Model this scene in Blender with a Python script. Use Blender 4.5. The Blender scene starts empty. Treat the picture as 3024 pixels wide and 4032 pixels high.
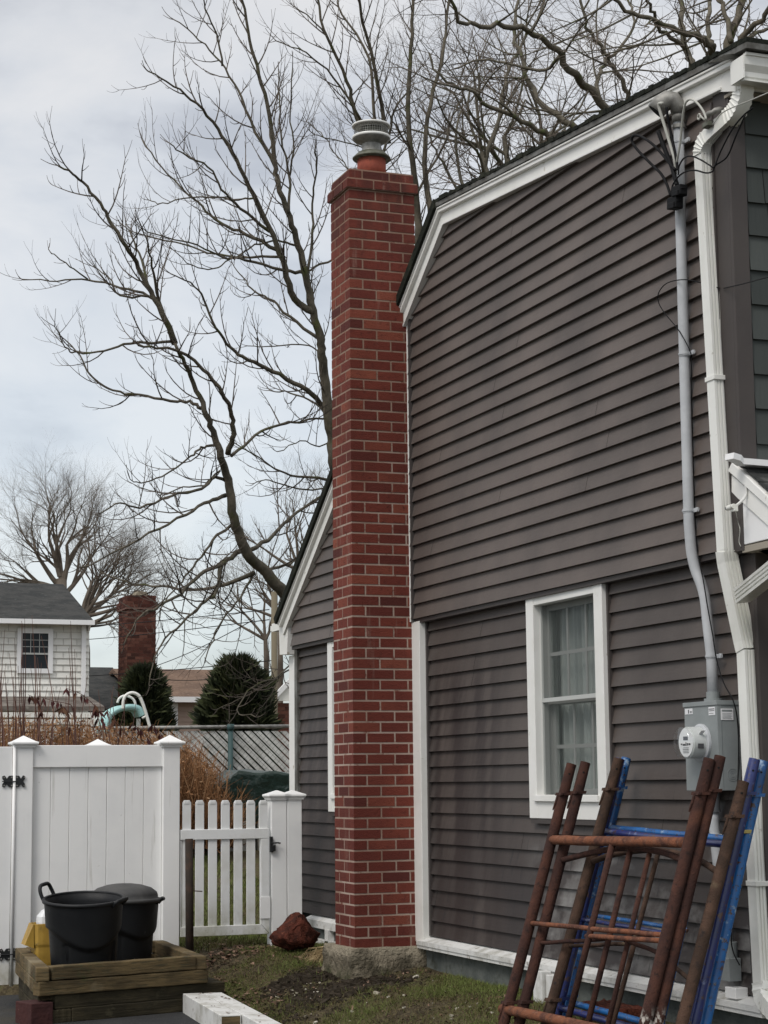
import bpy, bmesh, math, random
import numpy as np
from mathutils import Vector, Matrix
R = math.radians
scene = bpy.context.scene
# ------------------------------------------------------------------ camera
PITCH, ROLL, YAW, FPX, EYE = R(7.9406), R(-.58037), R(20.8025), 7634.0, 1.5
def _cam_matrix():
    cy, sy, cp, sp, cr, sr = math.cos(YAW), math.sin(YAW), math.cos(PITCH), math.sin(PITCH), math.cos(ROLL), math.sin(ROLL)
    fwd = Vector((sy*cp, cy*cp, sp)); right = Vector((cy, -sy, 0)); up = right.cross(fwd)
    r2 = right*cr + up*sr; u2 = up*cr - right*sr
    return r2, u2, fwd
CR, CU, CF = _cam_matrix()
cam_d = bpy.data.cameras.new('camera'); cam = bpy.data.objects.new('camera', cam_d)
scene.collection.objects.link(cam); scene.camera = cam
m = Matrix((CR, CU, -CF)).transposed().to_4x4(); m.translation = Vector((0, 0, EYE)); cam.matrix_world = m
cam_d.sensor_fit = 'VERTICAL'; cam_d.sensor_height = 36.0; cam_d.lens = FPX/4032*36.0
cam_d.clip_start = .05; cam_d.clip_end = 3000
# ------------------------------------------------------------------ sky, sun, exposure
world = bpy.data.worlds.new('World'); scene.world = world; world.use_nodes = True
nt = world.node_tree; nt.nodes.clear()
def wn(t): return nt.nodes.new(t)
out = wn('ShaderNodeOutputWorld'); tc = wn('ShaderNodeTexCoord')
sky = wn('ShaderNodeTexSky'); sky.sky_type = 'NISHITA'; sky.sun_disc = False
sky.sun_elevation = R(48); sky.sun_rotation = R(250)
b1 = wn('ShaderNodeBackground'); b1.inputs[1].default_value = .05
nt.links.new(sky.outputs[0], b1.inputs[0])
mp = wn('ShaderNodeMapping'); mp.inputs['Scale'].default_value = (1.0, 1.0, 2.1); mp.inputs['Location'].default_value = (.35, .1, .25)
nt.links.new(tc.outputs['Generated'], mp.inputs[0])
nz = wn('ShaderNodeTexNoise'); nz.inputs['Scale'].default_value = 6.0; nz.inputs['Detail'].default_value = 6; nz.inputs['Roughness'].default_value = .52
nz.inputs['Distortion'].default_value = .35
nt.links.new(mp.outputs[0], nz.inputs[0])
cr_ = wn('ShaderNodeValToRGB'); e = cr_.color_ramp.elements
e[0].position = .38; e[0].color = (.40, .395, .395, 1); e[1].position = .62; e[1].color = (.63, .61, .58, 1)
el = cr_.color_ramp.elements.new(.5); el.color = (.545, .54, .53, 1)
nt.links.new(nz.outputs[0], cr_.inputs[0])
sx = wn('ShaderNodeSeparateXYZ'); nt.links.new(tc.outputs['Generated'], sx.inputs[0])
zr = wn('ShaderNodeValToRGB'); zr.color_ramp.elements[0].position = 0.02; zr.color_ramp.elements[0].color = (.86, .92, .97, 1)
zr.color_ramp.elements[1].position = .95; zr.color_ramp.elements[1].color = (2.1, 2.08, 2.02, 1)
e2 = zr.color_ramp.elements.new(.12); e2.color = (.94, .96, .985, 1); e3 = zr.color_ramp.elements.new(.42); e3.color = (1.12, 1.09, 1.04, 1)
nt.links.new(sx.outputs[2], zr.inputs[0])
mul = wn('ShaderNodeMix'); mul.data_type = 'RGBA'; mul.blend_type = 'MULTIPLY'; mul.inputs[0].default_value = 1
nt.links.new(cr_.outputs[0], mul.inputs[6]); nt.links.new(zr.outputs[0], mul.inputs[7])
b2 = wn('ShaderNodeBackground'); b2.inputs[1].default_value = .93; nt.links.new(mul.outputs[2], b2.inputs[0])
ad = wn('ShaderNodeAddShader'); nt.links.new(b1.outputs[0], ad.inputs[0]); nt.links.new(b2.outputs[0], ad.inputs[1])
nt.links.new(ad.outputs[0], out.inputs[0])
sd = bpy.data.lights.new('sun', 'SUN'); sd.energy = 1.5; sd.angle = R(22); sd.color = (1.0, .955, .90)
so = bpy.data.objects.new('sun', sd); scene.collection.objects.link(so)
sdir = Vector((-.72, -.50, .95)).normalized(); so.rotation_euler = sdir.to_track_quat('Z', 'Y').to_euler()
scene.view_settings.view_transform = 'Standard'; scene.view_settings.look = 'None'
scene.view_settings.exposure = 0.12; scene.view_settings.gamma = 1.0
# ------------------------------------------------------------------ helpers
def ray(px, py): return CR*((px-1512)/FPX) - CU*((py-2016)/FPX) + CF
def U(px, py, ax, v):
    """point of the world seen at photograph pixel (px,py) on the plane ax=v"""
    r = ray(px, py); i = 'xyz'.index(ax); o = EYE if i == 2 else 0
    p = r*((v-o)/r[i]); p.z += EYE; return p
rnd = random.Random(7)
class MB:
    def __init__(s): s.v = []; s.f = []; s.m = []; s.c = []; s.cm = 0; s.tint = .5
    def add(s, vs, fs):
        o = len(s.v); s.v.extend(tuple(map(float, p)) for p in vs)
        for f in fs: s.f.append(tuple(o+i for i in f)); s.m.append(s.cm)
        s.c.extend([s.tint]*len(vs)); return s
    def box(s, x0, x1, y0, y1, z0, z1):
        return s.add([(x0,y0,z0),(x1,y0,z0),(x1,y1,z0),(x0,y1,z0),(x0,y0,z1),(x1,y0,z1),(x1,y1,z1),(x0,y1,z1)],
              [(0,3,2,1),(4,5,6,7),(0,1,5,4),(1,2,6,5),(2,3,7,6),(3,0,4,7)])
    def obox(s, c, ax, ay, az, hx, hy, hz):
        c, ax, ay, az = Vector(c), Vector(ax).normalized(), Vector(ay).normalized(), Vector(az).normalized()
        vs = [c+ax*hx*i+ay*hy*j+az*hz*k for k in (-1,1) for (i,j) in ((-1,-1),(1,-1),(1,1),(-1,1))]
        return s.add(vs, [(0,3,2,1),(4,5,6,7),(0,1,5,4),(1,2,6,5),(2,3,7,6),(3,0,4,7)])
    def prism(s, poly, ax, a, b):
        """2-D polygon (other two axes in order) extruded along ax from a to b"""
        n = len(poly); mk = {'x': lambda p, t: (t, p[0], p[1]), 'y': lambda p, t: (p[0], t, p[1]), 'z': lambda p, t: (p[0], p[1], t)}[ax]
        vs = [mk(p, a) for p in poly]+[mk(p, b) for p in poly]
        return s.add(vs, [tuple(range(n))[::-1], tuple(range(n, 2*n))]+[(i, (i+1) % n, n+(i+1) % n, n+i) for i in range(n)])
    def tube(s, pts, rad, n=8, cap=True, flat=None):
        pts = [Vector(p) for p in pts]; N = len(pts)
        if not hasattr(rad, '__len__'): rad = [rad]*N
        t0 = (pts[1]-pts[0]).normalized(); a = t0.orthogonal().normalized(); vs = []
        cs = [(math.cos(2*math.pi*k/n), math.sin(2*math.pi*k/n)) for k in range(n)]
        for i in range(N):
            t = (pts[min(i+1, N-1)]-pts[max(i-1, 0)])
            t = t.normalized() if t.length > 1e-9 else t0
            a = (a-t*a.dot(t)); a = a.normalized() if a.length > 1e-6 else t.orthogonal().normalized()
            b = t.cross(a); p = pts[i]; r = rad[i]
            for c_, s_ in cs: vs.append((p.x+(a.x*c_+b.x*s_)*r, p.y+(a.y*c_+b.y*s_)*r, p.z+(a.z*c_+b.z*s_)*r))
        fs = [(i*n+k, i*n+(k+1) % n, (i+1)*n+(k+1) % n, (i+1)*n+k) for i in range(N-1) for k in range(n)]
        if cap: fs += [tuple(range(n))[::-1], tuple(range((N-1)*n, N*n))]
        return s.add(vs, fs)
    def lathe(s, c, prof, n=32, ex=1, ey=1, rot=0, cap=(True, True), off=None):
        c = Vector(c); vs = []
        for j, (r, z) in enumerate(prof):
            ox, oy = off(z) if off else (0, 0)
            for k in range(n):
                a = 2*math.pi*k/n; x, y = r*ex*math.cos(a), r*ey*math.sin(a)
                vs.append((c.x+x*math.cos(rot)-y*math.sin(rot)+ox, c.y+x*math.sin(rot)+y*math.cos(rot)+oy, c.z+z))
        m_ = len(prof); fs = [(j*n+k, j*n+(k+1) % n, (j+1)*n+(k+1) % n, (j+1)*n+k) for j in range(m_-1) for k in range(n)]
        if cap[0]: fs.append(tuple(range(n))[::-1])
        if cap[1]: fs.append(tuple(range((m_-1)*n, m_*n)))
        return s.add(vs, fs)
    def sweep(s, pts, A, w, h, flute=None):
        """rectangular section: w along A, h across"""
        pts = [Vector(p) for p in pts]; A = Vector(A); N = len(pts); sec = flute or [(-w,-h),(w,-h),(w,h),(-w,h)]; n = len(sec); vs = []
        for i in range(N):
            t = (pts[min(i+1, N-1)]-pts[max(i-1, 0)]).normalized(); a = (A-t*A.dot(t)).normalized(); b = t.cross(a)
            vs += [pts[i]+a*u+b*v for u, v in sec]
        fs = [(i*n+k, i*n+(k+1) % n, (i+1)*n+(k+1) % n, (i+1)*n+k) for i in range(N-1) for k in range(n)]
        fs += [tuple(range(n))[::-1], tuple(range((N-1)*n, N*n))]
        return s.add(vs, fs)
ORG = {}
def empty(name, loc, label, cat, group=None, kind=None):
    o = bpy.data.objects.new(name, None); scene.collection.objects.link(o); o.location = loc; o.empty_display_size = .1
    ORG[o] = Vector(loc); tag(o, label, cat, group, kind); return o
def tag(o, label=None, cat=None, group=None, kind=None):
    if label: o['label'] = label
    if cat: o['category'] = cat
    if group: o['group'] = group
    if kind: o['kind'] = kind
    return o
def obj(name, mb, mat, parent=None, smooth=False, label=None, cat=None, group=None, kind=None, bevel=0, tint=False, weld=False):
    if parent is not None: org = ORG[parent]
    else:
        a = np.array(mb.v); lo, hi = a.min(0), a.max(0); org = Vector(((lo[0]+hi[0])/2, (lo[1]+hi[1])/2, lo[2]))
        if kind == 'structure': org = Vector((0, 0, 0))
    me = bpy.data.meshes.new(name); a = np.array(mb.v, dtype=np.float64)-np.array(org)
    me.from_pydata(a.tolist(), [], mb.f)
    mats = mat if isinstance(mat, (list, tuple)) else [mat]
    for x in mats: me.materials.append(x)
    if any(mb.m): me.polygons.foreach_set('material_index', mb.m)
    if tint:
        at = me.attributes.new('tint', 'FLOAT', 'POINT'); at.data.foreach_set('value', mb.c)
    bm = bmesh.new(); bm.from_mesh(me)
    if weld: bmesh.ops.remove_doubles(bm, verts=bm.verts, dist=1e-5)
    if len(mb.f) < 60000: bmesh.ops.recalc_face_normals(bm, faces=bm.faces)
    bm.to_mesh(me); bm.free()
    if smooth: me.shade_smooth() if hasattr(me, 'shade_smooth') else me.polygons.foreach_set('use_smooth', [True]*len(me.polygons))
    me.update()
    o = bpy.data.objects.new(name, me); scene.collection.objects.link(o)
    if parent is not None: o.parent = parent; ORG[o] = org
    else: o.location = org; ORG[o] = org
    if parent is not None and parent.type == 'MESH': pass
    if bevel:
        b = o.modifiers.new('bevel', 'BEVEL'); b.width = bevel; b.segments = 2; b.limit_method = 'ANGLE'; b.angle_limit = R(35)
    if smooth == 'auto':
        pass
    tag(o, label, cat, group, kind); return o
def catmull(P, n=6):
    P = [Vector(p) for p in P]; Q = [P[0]*2-P[1]]+P+[P[-1]*2-P[-2]]; out_ = []
    for i in range(1, len(Q)-2):
        p0, p1, p2, p3 = Q[i-1:i+3]
        for k in range(n):
            t = k/n; out_.append(.5*((2*p1)+(p2-p0)*t+(2*p0-5*p1+4*p2-p3)*t*t+(3*p1-p0-3*p2+p3)*t**3))
    out_.append(P[-1]); return out_
def clip(poly, a, b, c):
    """keep a*u+b*v<=c"""
    o = []; n = len(poly)
    for i in range(n):
        p, q = poly[i], poly[(i+1) % n]; dp, dq = a*p[0]+b*p[1]-c, a*q[0]+b*q[1]-c
        if dp <= 0: o.append(p)
        if dp*dq < 0: t = dp/(dp-dq); o.append((p[0]+(q[0]-p[0])*t, p[1]+(q[1]-p[1])*t))
    return o
def sm(t): t = max(0, min(1, t)); return t*t*(3-2*t)
# ------------------------------------------------------------------ materials
def mat(name, col, rough=.6, spec=.5, metal=0, noise=None, bump=None, tint=None, stains=(), grime=None, coat=0):
    """noise=(scale, colour2, lo, hi[, stretch]); bump=(scale,dist); tint=(dark,light); stains: same as noise tuples laid over"""
    m_ = bpy.data.materials.new(name); m_.use_nodes = True; t = m_.node_tree; N = t.nodes; L = t.links; p = N['Principled BSDF']
    p.inputs['Roughness'].default_value = rough; p.inputs['Specular IOR Level'].default_value = spec; p.inputs['Metallic'].default_value = metal
    if coat: p.inputs['Coat Weight'].default_value = coat; p.inputs['Coat Roughness'].default_value = .15
    g = N.new('ShaderNodeNewGeometry')
    rgb = N.new('ShaderNodeRGB'); rgb.outputs[0].default_value = (*col, 1); cur = rgb.outputs[0]
    def mask(scale, lo, hi, stretch=(1, 1, 1), detail=5, rough_=.6):
        mpn = N.new('ShaderNodeMapping'); mpn.inputs['Scale'].default_value = stretch; L.new(g.outputs['Position'], mpn.inputs[0])
        n = N.new('ShaderNodeTexNoise'); n.inputs['Scale'].default_value = scale; n.inputs['Detail'].default_value = detail; n.inputs['Roughness'].default_value = rough_
        L.new(mpn.outputs[0], n.inputs[0]); r = N.new('ShaderNodeMapRange'); r.inputs['From Min'].default_value = lo; r.inputs['From Max'].default_value = hi
        L.new(n.outputs[0], r.inputs[0]); return r.outputs[0]
    def blend(fac, c2, cur):
        x = N.new('ShaderNodeMix'); x.data_type = 'RGBA'
        if isinstance(fac, float): x.inputs[0].default_value = fac
        else: L.new(fac, x.inputs[0])
        L.new(cur, x.inputs[6])
        if isinstance(c2, tuple): x.inputs[7].default_value = (*c2, 1)
        else: L.new(c2, x.inputs[7])
        return x.outputs[2]
    if tint:
        a = N.new('ShaderNodeAttribute'); a.attribute_name = 'tint'; r = N.new('ShaderNodeValToRGB'); e_ = r.color_ramp.elements
        e_[0].color = (*tint[0], 1); e_[1].color = (*tint[-1], 1)
        for i in range(1, len(tint)-1): q = r.color_ramp.elements.new(i/(len(tint)-1)); q.color = (*tint[i], 1)
        L.new(a.outputs['Fac'], r.inputs[0]); cur = r.outputs[0]
    if noise: cur = blend(mask(noise[0], noise[2], noise[3], noise[4] if len(noise) > 4 else (1, 1, 1)), noise[1], cur)
    for s_ in stains:
        f = mask(s_[0], s_[2], s_[3], s_[4] if len(s_) > 4 else (1, 1, 1))
        if len(s_) > 5:   # confined between heights z0..z1 (fades towards z1), optional y range
            sp = N.new('ShaderNodeSeparateXYZ'); L.new(g.outputs['Position'], sp.inputs[0])
            for axi, lo, hi in s_[5]:
                r = N.new('ShaderNodeMapRange'); r.interpolation_type = 'SMOOTHSTEP'; r.inputs['From Min'].default_value = lo; r.inputs['From Max'].default_value = hi
                L.new(sp.outputs[axi], r.inputs[0]); mm = N.new('ShaderNodeMath'); mm.operation = 'MULTIPLY'; L.new(f, mm.inputs[0]); L.new(r.outputs[0], mm.inputs[1]); f = mm.outputs[0]
        cur = blend(f, s_[1], cur)
    L.new(cur, p.inputs['Base Color'])
    if bump:
        for i, bb in enumerate(bump if isinstance(bump[0], tuple) else (bump,)):
            n = N.new('ShaderNodeTexNoise'); n.inputs['Scale'].default_value = bb[0]; n.inputs['Detail'].default_value = 4
            mpn = N.new('ShaderNodeMapping'); mpn.inputs['Scale'].default_value = bb[2] if len(bb) > 2 else (1, 1, 1); L.new(g.outputs['Position'], mpn.inputs[0]); L.new(mpn.outputs[0], n.inputs[0])
            b = N.new('ShaderNodeBump'); b.inputs['Distance'].default_value = bb[1]; b.inputs['Strength'].default_value = 1
            L.new(n.outputs[0], b.inputs['Height'])
            if i: L.new(prev, b.inputs['Normal'])
            prev = b.outputs[0]
        L.new(prev, p.inputs['Normal'])
    return m_
M = {}
M['siding'] = mat('siding', (.120, .097, .085), .55, .4, noise=(1.4, (.078, .064, .057), .35, .7), bump=((60, .0012, (1, .15, 1)), (3.5, .006, (1, 1, .3))))
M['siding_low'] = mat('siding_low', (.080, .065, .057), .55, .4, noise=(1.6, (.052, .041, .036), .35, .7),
    stains=((1.0, (.034, .028, .027), .22, .55, (1, 1, .5), ((2, 1.45, .75),)), (1.3, (.030, .022, .020), .36, .60, (1, 5, .45), ((1, 10.8, 11.5), (2, 2.5, 2.0))),  # first layer darkens the boards towards the bottom
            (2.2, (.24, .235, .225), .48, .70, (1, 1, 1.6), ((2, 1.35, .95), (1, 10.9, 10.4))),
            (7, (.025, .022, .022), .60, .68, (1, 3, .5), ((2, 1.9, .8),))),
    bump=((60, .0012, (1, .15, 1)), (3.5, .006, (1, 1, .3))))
M['shake'] = mat('shake', (.085, .095, .09), .7, .3, tint=((.036, .042, .040), (.068, .076, .072)), bump=(40, .003, (1, 1, .1)))
M['brown_trim'] = mat('brown_trim', (.060, .051, .047), .6, .4, noise=(3, (.05, .042, .041), .4, .7), bump=(30, .001))
M['white_trim'] = mat('white_trim', (.78, .775, .745), .45, .5, noise=(2.5, (.68, .675, .63), .45, .75), stains=((9, (.42, .38, .30), .66, .74),), bump=(14, .0012))
M['white_dirty'] = mat('white_dirty', (.64, .64, .62), .6, .4, noise=(6, (.40, .39, .35), .48, .66), stains=((18, (.20, .17, .13), .62, .70),), bump=(20, .003))
M['gutter_w'] = mat('gutter_w', (.76, .76, .72), .35, .5, noise=(4, (.62, .62, .56), .45, .7, (1, 1, .3)), stains=((12, (.30, .27, .20), .65, .74),), bump=(18, .0012))
M['soffit'] = mat('soffit', (.30, .27, .22), .7)
M['shingle'] = mat('shingle', (.045, .046, .045), .95, .2, noise=(9, (.025, .027, .026), .4, .6), stains=((5, (.10, .10, .095), .58, .7),), bump=(70, .006))
M['drip'] = mat('drip', (.15, .15, .14), .6, .5, noise=(8, (.07, .065, .055), .4, .6), bump=(30, .002))
M['moss_edge'] = mat('moss_edge', (.018, .02, .016), 1, .1, noise=(10, (.04, .042, .03), .5, .7), bump=(50, .01))
M['brick'] = mat('brick', (.2, .04, .03), .85, .25, tint=((.080, .020, .016), (.135, .029, .020), (.165, .038, .025), (.23, .066, .040)), noise=None,
    stains=((3, (.05, .022, .018), .42, .66, (2, 2, .5), ((2, 4.9, 5.8),)), (2.5, (.30, .20, .16), .62, .78, (4, 4, .3)), (26, (.07, .017, .013), .55, .75), (4, (.20, .06, .038), .64, .82), (1.2, (.095, .022, .016), .45, .72)), bump=((160, .004), (40, .003)))
M['mortar'] = mat('mortar', (.27, .19, .145), .95, .1, noise=(3.5, (.24, .15, .11), .42, .58), stains=((2, (.40, .315, .265), .34, .60, (1, 1, 1), ((2, 4.6, 3.2),)), (14, (.17, .075, .055), .58, .68)), bump=(120, .003))
M['concrete'] = mat('concrete', (.17, .145, .105), .95, .2, noise=(5, (.075, .065, .045), .42, .6), stains=((11, (.26, .225, .165), .56, .7), (3, (.27, .235, .175), .35, .55, (1, 1, 1), ((2, .30, .37),)), (4, (.045, .045, .022), .45, .62, (1, 1, 1), ((2, .30, .22),))), bump=((28, .03), (90, .01)))
M['foundation'] = mat('foundation', (.12, .13, .12), .9, .2, noise=(4, (.075, .085, .08), .4, .6), stains=((9, (.05, .055, .045), .55, .7),), bump=(30, .008))
M['clay'] = mat('clay', (.27, .070, .045), .85, .2, noise=(12, (.19, .052, .036), .4, .65), stains=((8, (.07, .04, .03), .55, .68, (1, 1, 1), ((2, 5.86, 5.95),)),), bump=(60, .003))
M['galv'] = mat('galv', (.30, .295, .275), .55, .4, metal=.35, noise=(18, (.19, .185, .17), .4, .6), bump=(40, .001))
M['galv_dark'] = mat('galv_dark', (.13, .13, .105), .6, .5, metal=.3, noise=(14, (.07, .075, .05), .4, .6))
M['conduit'] = mat('conduit', (.47, .485, .50), .45, .5, noise=(8, (.40, .415, .43), .4, .65), bump=(60, .0006))
M['meter_grey'] = mat('meter_grey', (.245, .265, .265), .5, .5, noise=(4, (.20, .22, .22), .4, .65), bump=(50, .0005))
M['sticker'] = mat('sticker', (.72, .72, .73), .4)
M['ink'] = mat('ink', (.05, .05, .055), .5)
M['ink_red'] = mat('ink_red', (.5, .10, .08), .5)
M['cable'] = mat('cable', (.006, .006, .007), .7, .2, bump=(60, .0006))
M['cable_grey'] = mat('cable_grey', (.42, .42, .38), .6)
M['vinyl'] = mat('vinyl', (.84, .84, .825), .38, .5, noise=(1.8, (.76, .765, .76), .45, .7), stains=((16, (.45, .44, .40), .70, .75), (9, (.40, .38, .30), .38, .62, (1, 1, .5), ((2, .42, .02),)), (3.1, (.55, .54, .50), .62, .74, (6, 1, .35))), bump=(9, .001))
M['vinyl_gate'] = mat('vinyl_gate', (.76, .77, .765), .4, .5, noise=(5, (.66, .66, .63), .45, .7),
    stains=((7, (.36, .36, .27), .35, .62, (1, 1, .6), ((2, .75, .30),)), (22, (.18, .15, .10), .6, .7, (1, 1, 1), ((2, .55, .38),))), bump=(12, .001))
M['black_metal'] = mat('black_metal', (.012, .013, .014), .45, .5, bump=(80, .001))
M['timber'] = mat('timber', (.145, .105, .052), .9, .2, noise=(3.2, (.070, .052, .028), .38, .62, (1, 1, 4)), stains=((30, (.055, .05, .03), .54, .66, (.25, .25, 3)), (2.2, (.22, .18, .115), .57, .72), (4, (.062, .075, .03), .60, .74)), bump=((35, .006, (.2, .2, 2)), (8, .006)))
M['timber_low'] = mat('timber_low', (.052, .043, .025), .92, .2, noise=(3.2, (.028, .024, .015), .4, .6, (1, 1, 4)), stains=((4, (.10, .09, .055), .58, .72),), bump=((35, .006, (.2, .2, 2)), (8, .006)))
M['red_block'] = mat('red_block', (.060, .024, .022), .9, .2, noise=(9, (.05, .022, .022), .4, .65), stains=((25, (.30, .20, .17), .66, .72),), bump=(30, .008))
M['bin'] = mat('bin', (.0055, .0062, .0075), .5, .32, noise=(3, (.010, .011, .012), .45, .7), stains=((34, (.10, .10, .10), .70, .74, (1, 1, .25)),), bump=((300, .0012), (5, .003)))
M['bin_lid'] = mat('bin_lid', (.042, .042, .042), .6, .4, noise=(6, (.065, .064, .062), .4, .62), bump=((300, .0012), (9, .003)))
M['yellow'] = mat('yellow', (.42, .26, .045), .5, .4, noise=(8, (.30, .185, .035), .42, .66), stains=((20, (.20, .14, .04), .62, .72),), bump=(20, .002))
M['jug'] = mat('jug', (.72, .73, .74), .4)
M['asphalt'] = mat('asphalt', (.030, .031, .033), .9, .3, noise=(2, (.045, .045, .045), .4, .65), stains=((120, (.11, .11, .105), .62, .70), (1.1, (.05, .045, .035), .55, .7)), bump=((140, .01), (12, .01)))
M['rust'] = mat('rust', (.042, .020, .016), .9, .25, noise=(9, (.076, .032, .022), .42, .62), stains=((40, (.025, .014, .012), .55, .68), (5, (.13, .056, .032), .62, .78), (26, (.62, .58, .52), .50, .56, (1, 1, .5), ((2, .50, .40), (1, 8.3, 8.2)))), bump=((130, .004), (30, .003)))
M['rust2'] = mat('rust2', (.044, .027, .019), .9, .25, noise=(7, (.082, .047, .032), .42, .62), stains=((30, (.027, .02, .018), .55, .68), (6, (.13, .095, .06), .62, .74)), bump=((130, .004), (30, .003)))
M['rust_bar'] = mat('rust_bar', (.20, .078, .042), .9, .2, noise=(16, (.09, .040, .028), .42, .6), stains=((60, (.24, .13, .085), .58, .7),), bump=((130, .004), (40, .004)))
M['blue_dark'] = mat('blue_dark', (.012, .022, .125), .35, .5, noise=(6, (.010, .018, .085), .42, .62), stains=((24, (.075, .036, .026), .58, .63), (50, (.05, .03, .025), .60, .66), (16, (.14, .17, .32), .62, .70)), bump=(60, .001), coat=.3)
M['blue_light'] = mat('blue_light', (.010, .115, .34), .4, .5, noise=(7, (.009, .07, .22), .42, .62), stains=((24, (.080, .040, .026), .575, .62), (60, (.05, .03, .025), .60, .66), (15, (.30, .42, .55), .60, .68)), bump=(60, .001), coat=.2)
M['brass'] = mat('brass', (.45, .36, .13), .4, .5, metal=.7)
M['stone'] = mat('stone', (.115, .036, .024), .95, .1, noise=(14, (.055, .022, .017), .42, .6), stains=((30, (.18, .07, .045), .6, .7),), bump=((40, .02), (110, .01)))
M['straw'] = mat('straw', (.42, .32, .17), .9, .2, tint=((.16, .11, .055), (.38, .28, .15), (.50, .40, .23)))
M['leaf'] = mat('leaf', (.2, .1, .06), .8, .2, tint=((.05, .028, .020), (.10, .058, .038), (.17, .105, .070), (.27, .18, .13)))
M['leaf_red'] = mat('leaf_red', (.1, .02, .02), .8, .2, tint=((.035, .010, .011), (.075, .022, .020), (.14, .09, .045)))
M['litter'] = mat('litter', (.1, .07, .04), .9, .1, tint=((.022, .017, .011), (.055, .042, .025), (.10, .075, .042), (.17, .125, .075)))
M['pipe_dark'] = mat('pipe_dark', (.030, .022, .017), .85, .3, noise=(14, (.055, .032, .022), .5, .66), bump=(80, .003))
M['chip'] = mat('chip', (.5, .47, .4), .8, .2, tint=((.20, .18, .14), (.45, .41, .33), (.62, .58, .5)))
M['grass'] = mat('grass', (.08, .11, .03), .8, .2, tint=((.075, .055, .028), (.14, .11, .05), (.095, .105, .032), (.125, .16, .042), (.19, .23, .065)))
M['bark'] = mat('bark', (.13, .113, .086), .95, .15, noise=(8, (.08, .072, .055), .4, .6), stains=((5, (.075, .082, .028), .56, .70),), bump=((45, .012, (1, 1, .4)), (120, .004)))
M['twig'] = mat('twig', (.115, .096, .080), .9, .2, noise=(5, (.062, .052, .043), .4, .6))
M['bark2'] = mat('bark2', (.15, .135, .105), .95, .15, noise=(6, (.09, .082, .064), .4, .6), stains=((6, (.10, .115, .045), .56, .70), (9, (.20, .19, .165), .66, .76)), bump=((45, .012, (1, 1, .4)), (120, .004)))
M['twig2'] = mat('twig2', (.14, .115, .095), .9, .2, noise=(5, (.10, .085, .07), .4, .6))
M['bark_far'] = mat('bark_far', (.16, .135, .11), .95, .1, noise=(1.5, (.085, .07, .055), .4, .6))
M['brush'] = mat('brush', (.2, .12, .07), .9, .1, tint=((.085, .042, .022), (.19, .092, .042), (.28, .15, .075), (.36, .24, .14)))
M['stem_red'] = mat('stem_red', (.14, .075, .06), .85, .2, tint=((.07, .035, .03), (.20, .11, .085)))
M['evergreen'] = mat('evergreen', (.03, .05, .02), .8, .2, tint=((.012, .016, .008), (.026, .034, .014), (.052, .060, .024), (.11, .105, .045)))
M['far_white'] = mat('far_white', (.80, .79, .74), .7, noise=(.8, (.70, .69, .64), .4, .7))
M['far_trim'] = mat('far_trim', (.78, .78, .78), .6)
M['far_roof'] = mat('far_roof', (.060, .060, .058), .95, .1, noise=(2.2, (.038, .040, .040), .4, .6, (1, 1, 3)), stains=((9, (.085, .088, .085), .58, .72, (1, 1, 2)),), bump=(14, .05, (.4, .4, 3)))
M['far_roof_brown'] = mat('far_roof_brown', (.185, .125, .092), .95, .1, noise=(1.5, (.135, .092, .07), .4, .6), stains=((9, (.24, .175, .13), .56, .7, (1, 1, 2)),), bump=(14, .05))
M['far_pink'] = mat('far_pink', (.46, .34, .28), .8)
M['porch_roof'] = mat('porch_roof', (.19, .17, .15), .95, .1, noise=(2.4, (.10, .085, .075), .4, .6, (1, 1, 2)), stains=((5, (.28, .26, .23), .58, .7),))
M['far_brick'] = mat('far_brick', (.2, .06, .045), .9, .1, tint=((.042, .020, .016), (.095, .038, .028), (.14, .065, .048)), stains=((1.2, (.06, .022, .018), .5, .7),))
M['far_mortar'] = mat('far_mortar', (.15, .085, .07), .95, .1)
M['slat'] = mat('slat', (.72, .72, .69), .6, noise=(5, (.46, .46, .43), .4, .65))
M['chainwire'] = mat('chainwire', (.085, .10, .09), .6, .4, metal=.3)
M['green_post'] = mat('green_post', (.035, .075, .075), .6, .4)
M['tarp'] = mat('tarp', (.016, .032, .026), .35, .5, noise=(4, (.024, .045, .037), .4, .65), stains=((3, (.10, .13, .12), .66, .76),), bump=(7, .05))
M['block_grey'] = mat('block_grey', (.36, .35, .31), .9)
M['slide'] = mat('slide', (.36, .60, .60), .45, noise=(4, (.42, .66, .64), .4, .65))
M['pole_wood'] = mat('pole_wood', (.16, .135, .09), .9)
M['curtain'] = mat('curtain', (.60, .62, .60), .9, .1)
M['dark'] = mat('dark', (.012, .014, .014), .9, .1)
M['sash'] = mat('sash', (.46, .47, .45), .5)
def glass(name, tr=(.90, .93, .92), refl=.10):
    m_ = bpy.data.materials.new(name); m_.use_nodes = True; t = m_.node_tree; t.nodes.clear(); N = t.nodes
    o = N.new('ShaderNodeOutputMaterial'); a = N.new('ShaderNodeBsdfTransparent'); a.inputs[0].default_value = (*tr, 1)
    g = N.new('ShaderNodeBsdfGlossy'); g.inputs['Roughness'].default_value = .04; g.inputs[0].default_value = (.9, .95, 1, 1)
    x = N.new('ShaderNodeMixShader'); x.inputs[0].default_value = .07; t.links.new(a.outputs[0], x.inputs[1]); t.links.new(g.outputs[0], x.inputs[2]); t.links.new(x.outputs[0], o.inputs[0])
    return m_
M['glass'] = glass('glass'); M['clear'] = glass('clear', (.97, .98, .97))
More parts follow.
